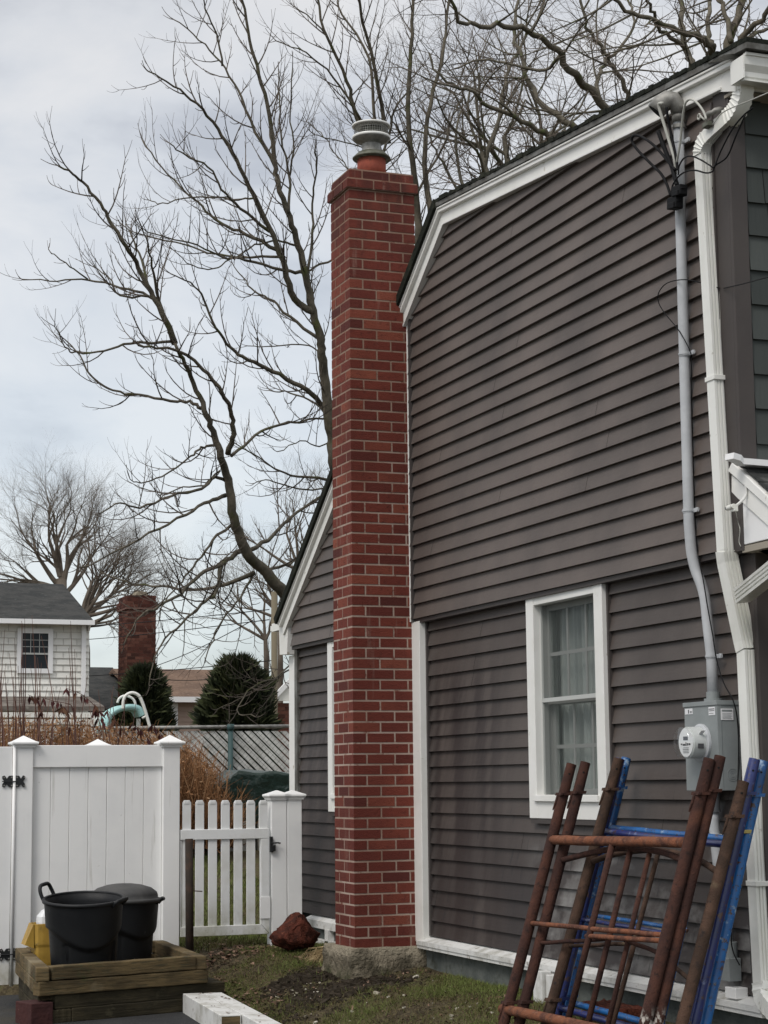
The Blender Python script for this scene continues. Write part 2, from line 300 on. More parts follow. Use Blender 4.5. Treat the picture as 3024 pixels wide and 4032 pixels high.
def screen(name):
    m_ = bpy.data.materials.new(name); m_.use_nodes = True; t = m_.node_tree; t.nodes.clear(); N = t.nodes
    o = N.new('ShaderNodeOutputMaterial'); a = N.new('ShaderNodeBsdfTransparent'); d = N.new('ShaderNodeBsdfDiffuse'); d.inputs[0].default_value = (.075, .085, .08, 1)
    x = N.new('ShaderNodeMixShader'); x.inputs[0].default_value = .40; t.links.new(a.outputs[0], x.inputs[1]); t.links.new(d.outputs[0], x.inputs[2]); t.links.new(x.outputs[0], o.inputs[0]); return m_
M['screen'] = screen('screen')
# ================================================================== ground
def fbm(x, y, s=1.0):
    return (math.sin(x*3.1*s+1.3*math.sin(y*2.3*s))+math.sin(y*4.7*s+1.7*math.sin(x*3.9*s+2))*.6+math.sin((x+y)*9.3*s)*.3)/1.9
def edge_x(y):   # border between drive and lawn
    return 3.56+.04*math.sin(y*2.1)+(max(0, 11.6-y)*.14 if y < 11.6 else 0)
def gz(x, y):
    t = sm((x-edge_x(y)+.02)/.95); z = -.03+t*.24
    z += .06*sm((y-12.8)/1.6)*sm((x-3.6)/.4) + .045*sm((x-4.45)/.5)*sm((13.6-y)/1.0)
    b = sm((y-14.3)/.5)
    z = z*(1-b)+(.25+.80*sm((y-14.8)/8.0))*b
    if x > edge_x(y): z += .012*fbm(x, y, 1.6)*min(1, t*3)
    return z
xs = [-900, -300, -100, -40, -15, -5, 0, 1.5, 2.5]+[3+.05*i for i in range(46)]+[5.6, 6.5, 8, 11, 15, 25, 60, 200, 900]
ys = [-60, -20, -5, 0, 3, 5, 7]+[8+.06*i for i in range(125)]+[16, 17, 19, 22, 26, 32, 45, 80, 200, 900, 2500]
g = MB(); g.add([(x, y, gz(x, y)) for y in ys for x in xs], [(j*len(xs)+i, j*len(xs)+i+1, (j+1)*len(xs)+i+1, (j+1)*len(xs)+i) for j in range(len(ys)-1) for i in range(len(xs)-1)])
def ground_mat():
    m_ = bpy.data.materials.new('lawn_soil'); m_.use_nodes = True; t = m_.node_tree; N = t.nodes; L = t.links; p = N['Principled BSDF']
    p.inputs['Roughness'].default_value = .95; p.inputs['Specular IOR Level'].default_value = .15
    g_ = N.new('ShaderNodeNewGeometry')
    def nz_(s, d=6):
        n = N.new('ShaderNodeTexNoise'); n.inputs['Scale'].default_value = s; n.inputs['Detail'].default_value = d; L.new(g_.outputs['Position'], n.inputs[0]); return n.outputs[0]
    r = N.new('ShaderNodeValToRGB'); e = r.color_ramp.elements
    e[0].position = .3; e[0].color = (.028, .022, .015, 1); e[1].position = .72; e[1].color = (.085, .10, .034, 1)
    for pos, c in ((.42, (.058, .046, .028)), (.5, (.10, .08, .046)), (.58, (.085, .08, .036))): q = e.new(pos); q.color = (*c, 1)
    mx = N.new('ShaderNodeMix'); mx.inputs[0].default_value = .5; L.new(nz_(1.7, 3), mx.inputs[2]); L.new(nz_(22), mx.inputs[3]); L.new(mx.outputs[0], r.inputs[0])
    L.new(r.outputs[0], p.inputs['Base Color'])
    b = N.new('ShaderNodeBump'); b.inputs['Distance'].default_value = .03; L.new(nz_(34), b.inputs['Height']); L.new(b.outputs[0], p.inputs['Normal']); return m_
obj('ground', g, ground_mat(), smooth=True, kind='structure')
g = MB(); dy = [-30, -5, 0, 4]+[6+.4*i for i in range(21)]+[14.42]
g.add([p for y in dy for p in ((-12, y, .004), (edge_x(y), y, .004))], [(2*i, 2*i+1, 2*i+3, 2*i+2) for i in range(len(dy)-1)])
g.add([p for y in dy for p in ((edge_x(y), y, .004), (edge_x(y)+.03, y, -.04))], [(2*i, 2*i+1, 2*i+3, 2*i+2) for i in range(len(dy)-1)])
obj('driveway', g, M['asphalt'], kind='structure')
# ================================================================== house
WU, WL, YF, ZS, ZB, YE = 4.958, 5.02, 8.115, 2.60, .445, 15.37
house = empty('house', (9.0, 11.5, .3), 'brown clapboard house with white rake boards and a gambrel roof behind the brick chimney', 'house')
RAKE = [(7.80, 5.045), (11.785, 5.39), (15.39, 2.838)]      # roof edge line on the gable, (y, z)
def offs(poly, d):
    """the rake line moved d inwards (down), mitred"""
    ns = []
    for i in range(len(poly)-1):
        dy_, dz_ = poly[i+1][0]-poly[i][0], poly[i+1][1]-poly[i][1]; l = math.hypot(dy_, dz_); ns.append((dz_/l, -dy_/l))
    o = []
    for i, p in enumerate(poly):
        if i in (0, len(poly)-1): n = ns[0] if i == 0 else ns[-1]; o.append((p[0]+n[0]*d, p[1]+n[1]*d))
        else:
            a, b = ns[i-1], ns[i]; k = 1+a[0]*b[0]+a[1]*b[1]; o.append((p[0]+(a[0]+b[0])/k*d, p[1]+(a[1]+b[1])/k*d))
    return o
def rake_strip(d0, d1, x0, x1, mb, trim=0):
    a, b = offs(RAKE, d0), offs(RAKE, d1)
    if trim:
        k = (a[0][0]+trim-a[0][0])/(a[1][0]-a[0][0]); a[0] = (a[0][0]+trim, a[0][1]+(a[1][1]-a[0][1])*k); b[0] = (b[0][0]+trim, b[0][1]+(b[1][1]-b[0][1])*k)
    for i in range(2): mb.prism([a[i], a[i+1], b[i+1], b[i]], 'x', x0, x1)
# --- clapboards
def courses(mb, x, region, z0, z1, ex, proud, holes=()):
    """lapped boards on plane x=const; region = list of half planes a*y+b*z<=c"""
    n = int(math.ceil((z1-z0)/ex))
    for i in range(n):
        a, b = z0+i*ex, z0+(i+1)*ex
        polys = [[(7.0, a), (17.0, a), (17.0, b), (7.0, b)]]
        for h in holes:
            nw = []
            for p in polys:
                for c in ((1, 0, h[0]), (-1, 0, -h[1])): nw.append(clip(p, *c))
                q = clip(clip(p, -1, 0, -h[0]), 1, 0, h[1])
                if len(q) > 2: nw.append(clip(q, 0, 1, h[2])); nw.append(clip(q, 0, -1, -h[3]))
            polys = [p for p in nw if len(p) > 2]
        for p in polys:
            for c in region: p = clip(p, *c) if len(p) > 2 else p
            if len(p) < 3: continue
            sr = random.Random(i*31+int(x*100)); ys_ = [6.0]+[sr.uniform(6, 18)]+[18.5]
            for k_ in range(2):
                pp = clip(clip(p, -1, 0, -ys_[k_]), 1, 0, ys_[k_+1]); o_ = .0013*(k_ % 2)
                if len(pp) > 2: mb.add([(x-proud*(1-(z-a)/ex)-o_+.0006*math.sin(i*7.3), y, z) for y, z in pp], [tuple(range(len(pp)))])
            lo = [q for q in p if abs(q[1]-a) < 1e-6]
            if len(lo) >= 2:
                y0_, y1_ = min(q[0] for q in lo), max(q[0] for q in lo)
                mb.add([(x-proud, y0_, a), (x-proud, y1_, a), (x+.004, y1_, a), (x+.004, y0_, a)], [(0, 1, 2, 3)])
ri = offs(RAKE, .142)
def halfplane(p, q):   # points below the line p->q  (p.y<q.y)
    dy_, dz_ = q[0]-p[0], q[1]-p[1]; return (-dz_, dy_, -dz_*p[0]+dy_*p[1])
reg_up = [halfplane(ri[0], ri[1]), halfplane(ri[1], ri[2]), (-1, 0, -8.24), (1, 0, 15.19)]
mb = MB(); courses(mb, WU, reg_up, ZS+.018, 5.3, .102, .024)
obj('siding', mb, M['siding'], house, label='brown upper clapboards below the white rake')
WY = (9.657, 10.664, 1.28, 2.62)      # window casing opening in the lower wall
WY2 = (13.4, U(1290, 2900, 'x', 4.963).y, 1.28, 2.62)
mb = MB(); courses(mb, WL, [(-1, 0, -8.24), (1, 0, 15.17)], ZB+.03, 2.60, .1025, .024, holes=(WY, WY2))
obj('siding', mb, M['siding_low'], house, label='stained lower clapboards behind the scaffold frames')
# backing walls
o6 = offs(RAKE, .06); zy = lambda y, p, q: p[1]+(q[1]-p[1])*(y-p[0])/(q[0]-p[0])
mb = MB(); mb.prism([(YF+.01, ZS), (15.2, ZS), (15.2, zy(15.2, o6[1], o6[2])), o6[1], (YF+.01, zy(YF+.01, o6[0], o6[1]))], 'x', WU+.006, WU+.15)
mb.box(WL+.006, WL+.12, YF+.01, WY[0], .35, 2.6); mb.box(WL+.006, WL+.12, WY[1], WY2[0], .35, 2.6); mb.box(WL+.006, WL+.12, WY2[1], 15.2, .35, 2.6)
mb.box(WL+.006, WL+.12, WY[0], WY[1], .35, WY[2]); mb.box(WL+.006, WL+.12, WY2[0], WY2[1], .35, WY2[2])
mb.box(WL+.13, 13.9, 15.05, 15.2, .3, 2.7); mb.box(13.8, 14, YF+.1, 15.2, .3, 5.0)
obj('wall', mb, M['dark'], house)
mb = MB(); mb.box(WU-.008, WL+.02, YF-.02, 15.2, ZS-.012, ZS+.016)     # little jetty between the storeys
obj('soffit', mb, M['brown_trim'], house, label='narrow ledge between upper and lower siding')
mb = MB()
mb.prism([(YF-.03, .02), (15.1, .02), (15.1, ZB-.05), (YF-.03, ZB-.05)], 'x', WL-.03, WL+.2); mb.box(WL+.2, 14, YF, YF+.2, .02, ZB-.05)
obj('foundation', mb, M['foundation'], house)
mb = MB(); mb.prism([(4.925, ZB-.052), (4.925, ZB-.006), (WL+.02, ZB+.032), (WL+.02, ZB-.062)], 'y', YF-.05, 12.42)
mb.box(4.918, 4.93, YF-.05, 12.42, ZB-.030, ZB-.002)
mb.prism([(4.95, ZB-.062), (4.95, ZB-.006), (WL+.02, ZB+.032), (WL+.02, ZB-.062)], 'y', 13.0, 14.9)
mb.box(4.94, WL, 14.3, 14.38, .28, ZB-.06); mb.box(4.94, WL, 13.0, 14.9, .27, .30)
obj('base_trim', mb, M['white_dirty'], house, label='weathered white sill board along the bottom of the siding')
# rake boards, roof
mb = MB(); rake_strip(.066, .150, WU-.045, WU+.02, mb, .30)
rake_strip(.137, .153, WU-.053, WU-.044, mb, .30)
obj('frieze_board', mb, M['white_trim'], house, bevel=.003)
mb = MB(); rake_strip(.026, .067, WU-.072, WU+.02, mb, .17); rake_strip(.030, .043, WU-.080, WU-.071, mb, .17)
obj('crown_board', mb, M['white_trim'], house, bevel=.004)
mb = MB()
a, b = offs(RAKE, -.004), offs(RAKE, .025); mb.prism([a[0], a[1], b[1], b[0]], 'x', WU-.085, 14.3)
obj('drip_edge', mb, M['drip'], house)
mb = MB(); a, b = offs(RAKE, -.03), offs(RAKE, -.005)
def ragged(mb, x0, x1):
    for i, n in ((0, 90), (1, 100)):
        p0, p1 = Vector(a[i]), Vector(a[i+1]); q0, q1 = Vector(b[i]), Vector(b[i+1])
        for k in range(n):
            t0, t1 = k/n, (k+1)/n; j = rnd.uniform(-.006, .008); mb.prism([tuple(p0.lerp(p1, t0)+Vector((0, j))), tuple(p0.lerp(p1, t1)+Vector((0, j))), tuple(q0.lerp(q1, t1)), tuple(q0.lerp(q1, t0))], 'x', x0-rnd.uniform(0, .012), x1)
ragged(mb, WU-.085, WU+.4)
obj('shingle_edge', mb, M['moss_edge'], house, label='dark mossy shingle edge above the white rake')
mb = MB(); mb.prism([a[0], a[1], a[2], b[2], b[1], b[0]], 'x', WU+.4, 14.3)
b2_ = offs(RAKE, .10); mb.prism([b[1], b[2], b2_[2], b2_[1]], 'x', WU+.02, 14.3)
obj('roof', mb, M['shingle'], house)
mb = MB(); a3, b3 = offs(RAKE, -.03), offs(RAKE, .030); mb.prism([a3[1], a3[2], b3[2], b3[1]], 'x', WU-.10, WU-.071)
obj('shingle_edge', mb, M['moss_edge'], house)
# far corner: white end of the cornice, gutter, corner boards
P = lambda px, py, x: (lambda p: (p.y, p.z))(U(px, py, 'x', x))
mb = MB(); mb.prism([P(1097, 2434, WU-.036), P(1134, 2429, WU-.036), P(1129, 2577, WU-.036), P(1101, 2579, WU-.036)], 'x', WU-.036, WU+.3)
obj('cornice_return', mb, M['white_trim'], house, bevel=.003)
gA_, gB2 = P(1101, 2446, WU-.02), P(1070, 2488, WU-.02); mb = MB(); mb.box(WU-.02, 14, gA_[0], gB2[0], gB2[1], gA_[1]-.005); mb.box(WU-.01, 14, gB2[0], gB2[0]+.07, gB2[1]+.01, gA_[1]-.02)
obj('gutter', mb, M['gutter_w'], house, label='far eave gutter at the back corner')
mb = MB(); mb.box(WL-.03, WL+.1, 15.24, 15.40, .33, 2.55); obj('corner_board', mb, M['white_trim'], house, label='white back corner board')
mb = MB(); mb.box(WL-.036, WL+.1, 15.165, 15.238, .33, 2.59); obj('corner_board', mb, M['drip'], house, label='grey back corner post')
mb = MB(); mb.box(WU-.026, WU+.02, 12.49, 12.60, 2.60, zy(12.5, o6[1], o6[2])-.07); obj('trim_strip', mb, M['white_trim'], house, bevel=.003, label='narrow white strip between chimney and upper siding')
mb = MB(); mb.box(WU-.020, WU+.02, 12.462, 12.488, 2.60, zy(12.5, o6[1], o6[2])-.08); obj('trim_strip', mb, M['drip'], house)
mb = MB(); mb.prism([(12.36, .40), (12.36, 2.598), (12.62, 2.598), (12.62, .52), (12.50, .52), (12.50, .43), (12.46, .43), (12.46, .40)], 'x', WU-.012, WL+.02)
obj('corner_board', mb, M['white_trim'], house, bevel=.003, label='wide white board beside the chimney')
# near brown corner
mb = MB(); mb.box(WU-.022, WU+.02, YF, 8.24, 2.595, 4.96); mb.box(WU-.022, 5.028, YF-.022, YF, 2.595, 4.90)
obj('corner_board', mb, M['brown_trim'], house, bevel=.003, label='brown corner board of the upper storey')
mb = MB(); mb.box(WL-.024, WL+.02, YF, 8.235, .42, 2.587); mb.box(WL-.024, 5.16, YF-.022, YF, .42, 2.587)
obj('corner_board', mb, M['brown_trim'], house, bevel=.003, label='brown corner board of the lower storey')
# shingled front wall
mb = MB(); z = 2.6; row = 0
while z < 4.95:
    x = 5.03; ex = .175
    while x < 9:
        w = rnd.choice((.12, .15, .19, .23, .10)); mb.tint = rnd.random(); z0 = z+rnd.uniform(-.003, .003)
        mb.add([(x+.002, YF-.022, z0), (x+w-.002, YF-.022, z0), (x+w-.002, YF-.005, z+ex+.01), (x+.002, YF-.005, z+ex+.01), (x+.002, YF+.01, z0), (x+w-.002, YF+.01, z0)], [(0, 1, 2, 3), (0, 1, 5, 4)]); x += w
    z += ex; row += 1
obj('shake_siding', mb, M['shake'], house, tint=True, label='grey-green shingle siding on the front wall')
mb = MB(); mb.box(5.02, 14, YF+.0, YF+.12, 2.6, 5.05); mb.box(5.1, 14, YF-.004, YF+.12, .4, 2.6); obj('wall', mb, M['brown_trim'], house)
# near eave: soffit, fascia, gutter
gq = U(2925, 215, 'x', WU-.08); GY, GZ = gq.y-7.765, gq.z-5.10
mb = MB(); mb.box(WU-.03, 14.2, 7.90+GY, YF, 4.975+GZ, 4.99+GZ); obj('soffit', mb, M['soffit'], house, label='tan boxed soffit under the near eave')
mb = MB(); mb.box(WU-.03, 14.2, 7.885+GY, 7.91+GY, 4.975+GZ, 5.10+GZ); mb.prism([(7.90+GY, 4.965+GZ), (7.90+GY, 5.09+GZ), (8.13, 5.055), (8.13, 4.915)], 'x', WU-.044, WU+.02)
obj('fascia', mb, M['white_trim'], house)
mb = MB(); gp = [(7.885, 5.10), (7.885, 4.985), (7.80, 4.985), (7.785, 5.00), (7.785, 5.025), (7.765, 5.055), (7.76, 5.10), (7.765, 5.108), (7.772, 5.10), (7.80, 5.03), (7.875, 5.0), (7.875, 5.10)]
mb.prism([(a+GY, b+GZ) for a, b in gp], 'x', WU-.075, 14.2); mb.box(WU-.080, WU-.072, 7.765+GY, 7.885+GY, 4.985+GZ, 5.10+GZ); mb.box(WU-.07, 14.2, 7.752+GY, 7.765+GY, 5.098+GZ, 5.112+GZ); mb.box(WU-.07, 14.2, 7.781+GY, 7.80+GY, 4.978+GZ, 4.988+GZ)
obj('gutter', mb, M['gutter_w'], house, label='white gutter along the near eave')
mb = MB(); mb.add([(p[0], p[1]+GY, p[2]+GZ+.012) for p in ((WU-.13, 7.86, 5.115), (WU+.02, 7.80, 5.135), (WU+.28, 7.92, 5.165), (WU+.1, 8.12, 5.17), (WU-.09, 8.08, 5.155), (WU-.02, 7.95, 5.105))], [(0, 1, 5), (1, 2, 3), (5, 1, 3), (5, 3, 4), (0, 5, 4)])
obj('flashing', mb, M['galv'], house, label='crumpled metal flashing on the roof corner')
for (x, y0, y1, z0, z1) in ((WL, WY[0]-.020, WY[0], 1.27, 2.59), (WL, WY[1], WY[1]+.018, 1.27, 2.59), (WL, WY2[1], WY2[1]+.018, 1.27, 2.59), (WL, 12.335, 12.359, ZB+.03, 2.59), (WL, 8.236, 8.256, ZB+.03, 2.59), (WU, 8.241, 8.256, 2.62, 4.90), (WU, 12.44, 12.461, 2.62, 4.80)):
    mb = MB(); mb.box(x-.030, x+.01, y0, y1, z0, z1); obj('siding_channel', mb, M['brown_trim'], house)
# downspout
def rect_sec(w, h, fl=0):
    s = [(-w, -h), (w, -h), (w, h), (w*.62, h), (w*.58, h*.82), (w*.42, h*.82), (w*.38, h), (w*.12, h), (w*.08, h*.82), (-w*.08, h*.82), (-w*.12, h), (-w*.38, h), (-w*.42, h*.82), (-w*.58, h*.82), (-w*.62, h), (-w, h)]
    return s
dp = [U(2770, 600, 'x', 4.915), U(2811, 1300, 'x', 4.915), U(2834, 1700, 'x', 4.915), U(2862, 2165, 'x', 4.915)]
lp = [U(2868, 2215, 'x', 4.925), U(2932, 2525, 'x', 4.972)]
lp2 = [U(2940, 2560, 'x', 4.975), U(2961, 3000, 'x', 4.975), U(2980, 3400, 'x', 4.975), U(3006, 3870, 'x', 4.975)]
dso = empty('downspout', (4.97, 8.2, .4), 'long white metal downspout with ribbed elbows running down the house corner', 'downspout')
mb = MB(); mb.sweep(dp+lp[:1], (1, 0, 0), .036, .036, rect_sec(.036, .036)); 
obj('pipe', mb, M['gutter_w'], dso, label='upper straight length')
mb = MB(); mb.sweep([dp[-1]+Vector((-.003, 0, -.005)), lp[0]+Vector((-.002, 0, 0)), lp[1], lp2[0]], (1, 0, 0), .039, .039, rect_sec(.039, .039)); obj('elbow', mb, M['gutter_w'], dso, label='offset length kinked towards the wall')
mb = MB(); mb.sweep(lp2, (1, 0, 0), .035, .037, rect_sec(.035, .037)); obj('pipe', mb, M['gutter_w'], dso, label='lower straight length')
# ribbed top elbows
top = U(2905, 320, 'x', 4.955); q = [Vector((4.955, 7.93, 4.985)), Vector((4.955, 7.935, 4.90))]
e1 = U(2890, 420, 'x', 4.95); e2_ = U(2838, 520, 'x', 4.93); e3_ = U(2790, 560, 'x', 4.915)
path = catmull([U(2925, 300, 'x', 4.955), U(2925, 370, 'x', 4.955), U(2903, 432, 'x', 4.95), U(2868, 472, 'x', 4.94), U(2820, 515, 'x', 4.928), U(2785, 555, 'x', 4.918), U(2770, 600, 'x', 4.915), U(2772, 640, 'x', 4.915)], 10)
def ribbed(mb, pts, A, w, h, amp, n0=0):
    pts = [Vector(p) for p in pts]; vs = []; k = 0
    for i, p in enumerate(pts):
        t = (pts[min(i+1, len(pts)-1)]-pts[max(i-1, 0)]).normalized(); a = (Vector(A)-t*Vector(A).dot(t)).normalized(); b = t.cross(a); s_ = amp if (i % 3 == 0) else (-amp*.3)
        vs += [p+a*u*(1)+b*v for u, v in ((-w-s_, -h), (w+s_, -h), (w+s_, h), (-w-s_, h))]
    n = len(pts); fs = [(i*4+k, i*4+(k+1) % 4, (i+1)*4+(k+1) % 4, (i+1)*4+k) for i in range(n-1) for k in range(4)]+[(0, 3, 2, 1), (4*n-4, 4*n-3, 4*n-2, 4*n-1)]; mb.add(vs, fs)
mb = MB(); ribbed(mb, path[8:30], (1, 0, 0), .037, .040, .004); mb.sweep(path[:10], (1, 0, 0), .037, .040)
obj('elbow', mb, M['gutter_w'], dso, label='ribbed elbow under the gutter')
mb = MB(); mb.sweep(path[28:50], (1, 0, 0), .035, .037, rect_sec(.035, .037)); obj('pipe', mb, M['gutter_w'], dso)
mb = MB(); ribbed(mb, path[48:64], (1, 0, 0), .038, .040, .004); obj('elbow', mb, M['gutter_w'], dso, label='ribbed elbow against the wall')
bp = catmull([lp2[-1], U(3012, 3925, 'x', 4.965), U(3035, 3960, 'x', 4.93), U(3070, 3995, 'x', 4.86)], 6)
mb = MB(); ribbed(mb, bp, (1, .2, 0), .037, .039, .003); obj('elbow', mb, M['gutter_w'], dso, label='bottom outlet elbow')
def strap(px, py, x, hw=.046):
    c = U(px, py, 'x', x); mb = MB(); mb.box(x-.042, x+.035, c.y-hw, c.y+hw, c.z-.012, c.z+.012); mb.box(x+.028, x+.034, c.y-hw-.03, c.y+hw+.012, c.z-.011, c.z+.011)
    obj('strap', mb, M['gutter_w'], dso, bevel=.002)
strap(2822, 1492, 4.915); strap(2986, 3478, 4.975)
c = U(2768, 498, 'x', 4.90)
mb = MB(); c = U(2790, 490, 'x', 4.88); mb.obox(c, (0, 1, 0), (1, 0, 0), (0, 0, 1), .028, .012, .014); obj('bracket', mb, M['brown_trim'], dso, label='brown cable clamp on the slanting pipe')
# porch hood on the front, side spout
porch = empty('porch_roof', (5.6, 7.6, 2.6), 'small white porch roof with dark shingles at the right edge beside the downspout', 'porch roof')
XP = 4.945
A1, B1 = P(2902, 1822, XP), P(3024, 1937, XP); A2, B2 = P(2886, 1855, XP), P(3024, 1978, XP)
sl = (B1[1]-A1[1])/(B1[0]-A1[0]); ext = 1.0
def along(p, q, yy): k = (yy-p[0])/(q[0]-p[0]); return (yy, p[1]+(q[1]-p[1])*k)
yN = 7.35
pa, pb = A1, along(A1, B1, yN); pc, pd = A2, along(A2, B2, yN); pe, pf = P(2921, 2149, XP), (yN, 2.615)
mb = MB(); mb.prism([pa, pb, pd, pc], 'x', XP-.03, XP+.02); obj('rake_board', mb, M['white_trim'], porch, bevel=.003)
s1, s2 = P(2930, 1966, XP), P(3024, 2054, XP); pg = along(s1, s2, yN)
mb = MB(); mb.prism([P(2891, 1870, XP), pd, pg, P(2914, 1962, XP), P(2891, 1938, XP)], 'x', XP-.016, XP+.01); obj('frieze_board', mb, M['white_trim'], porch, bevel=.003)
mb = MB(); mb.prism([P(2914, 1930, XP), pg, (yN, 2.63), P(2914, 2150, XP)], 'x', XP-.006, XP+.03); obj('side_panel', mb, M['far_trim'], porch, bevel=.003)
mb = MB(); mb.box(XP-.005, 8.5, yN, YF, 2.585, 2.617); obj('soffit', mb, M['soffit'], porch)
ra, rb = Vector((0, A1[0], A1[1]+.012)), Vector((0, pb[0], pb[1]+.012)); mb = MB(); n = 8
for i in range(n):
    p, q_ = ra.lerp(rb, i/n), ra.lerp(rb, (i+1)/n+.02); up = Vector((0, .0, .012))
    x = 4.93
    while x < 8.5:
        w = rnd.uniform(.10, .3); mb.tint = rnd.random(); mb.add([(x, p.y, p.z+.001), (x+w-.004, p.y, p.z+.001), (x+w-.004, q_.y, q_.z+.011), (x, q_.y, q_.z+.011), (x, q_.y, q_.z+.001), (x+w-.004, q_.y, q_.z+.001)], [(0, 1, 2, 3), (3, 2, 5, 4)]); x += w
obj('shingle_roof', mb, M['shingle'], porch)
mb = MB(); g0, g1, g2 = U(2874, 1802, 'y', 8.03), U(2905, 1822, 'y', 8.02), U(3060, 1832, 'y', 8.02)
mb.sweep([U(2872, 1797, 'y', 8.01), U(2900, 1806, 'y', 8.02), U(2915, 1819, 'y', 8.03), U(3100, 1834, 'y', 8.03)], (0, 0, 1), .015, .03); obj('flashing', mb, M['far_trim'], porch, label='bent white flashing above the porch shingles')
mb = MB(); s0, s1_ = U(2922, 2345, 'x', 4.90), U(3060, 2236, 'x', 4.70)
mb.sweep([s0, s0+(s1_-s0)*2.2], (0, .3, 1), .043, .035, rect_sec(.036, .036)); 
obj('spout', mb, M['gutter_w'], porch, label='slanting white spout joining the downspout')
# camera-like bracket and thin wire at the porch
cct = empty('security_camera', U(2940, 1950, 'x', 4.9), 'small off-white security camera on a bent arm below the porch rake', 'security camera')
mb = MB(); ap = [U(2936, 1905, 'x', 4.92), U(2938, 1945, 'x', 4.92), U(2925, 1968, 'x', 4.90), U(2898, 1992, 'x', 4.86)]; mb.tube(catmull(ap, 5), .007, 8); obj('arm', mb, M['white_dirty'], cct, smooth=True)
mb = MB(); mb.tube([U(2866, 2001, 'x', 4.83), U(2890, 1993, 'x', 4.83)], .013, 12); mb.obox(U(2893, 2000, 'x', 4.84), (0, 1, 0), (1, 0, 0), (0, 0, 1), .014, .011, .017); obj('body', mb, M['gutter_w'], cct, bevel=.002)
mb = MB(); mb.tube([U(2861, 2002, 'x', 4.828), U(2867, 2001, 'x', 4.829)], .010, 12); obj('lens', mb, M['ink'], cct)
mb = MB(); mb.tube(catmull([U(2896, 2012, 'x', 4.85), U(2905, 2050, 'x', 4.93), U(2914, 2085, 'x', 4.935), U(2910, 2130, 'x', 4.935), U(2917, 2152, 'x', 4.935)], 5), .0025, 6); obj('wire', mb, M['cable_grey'], cct, smooth=True)
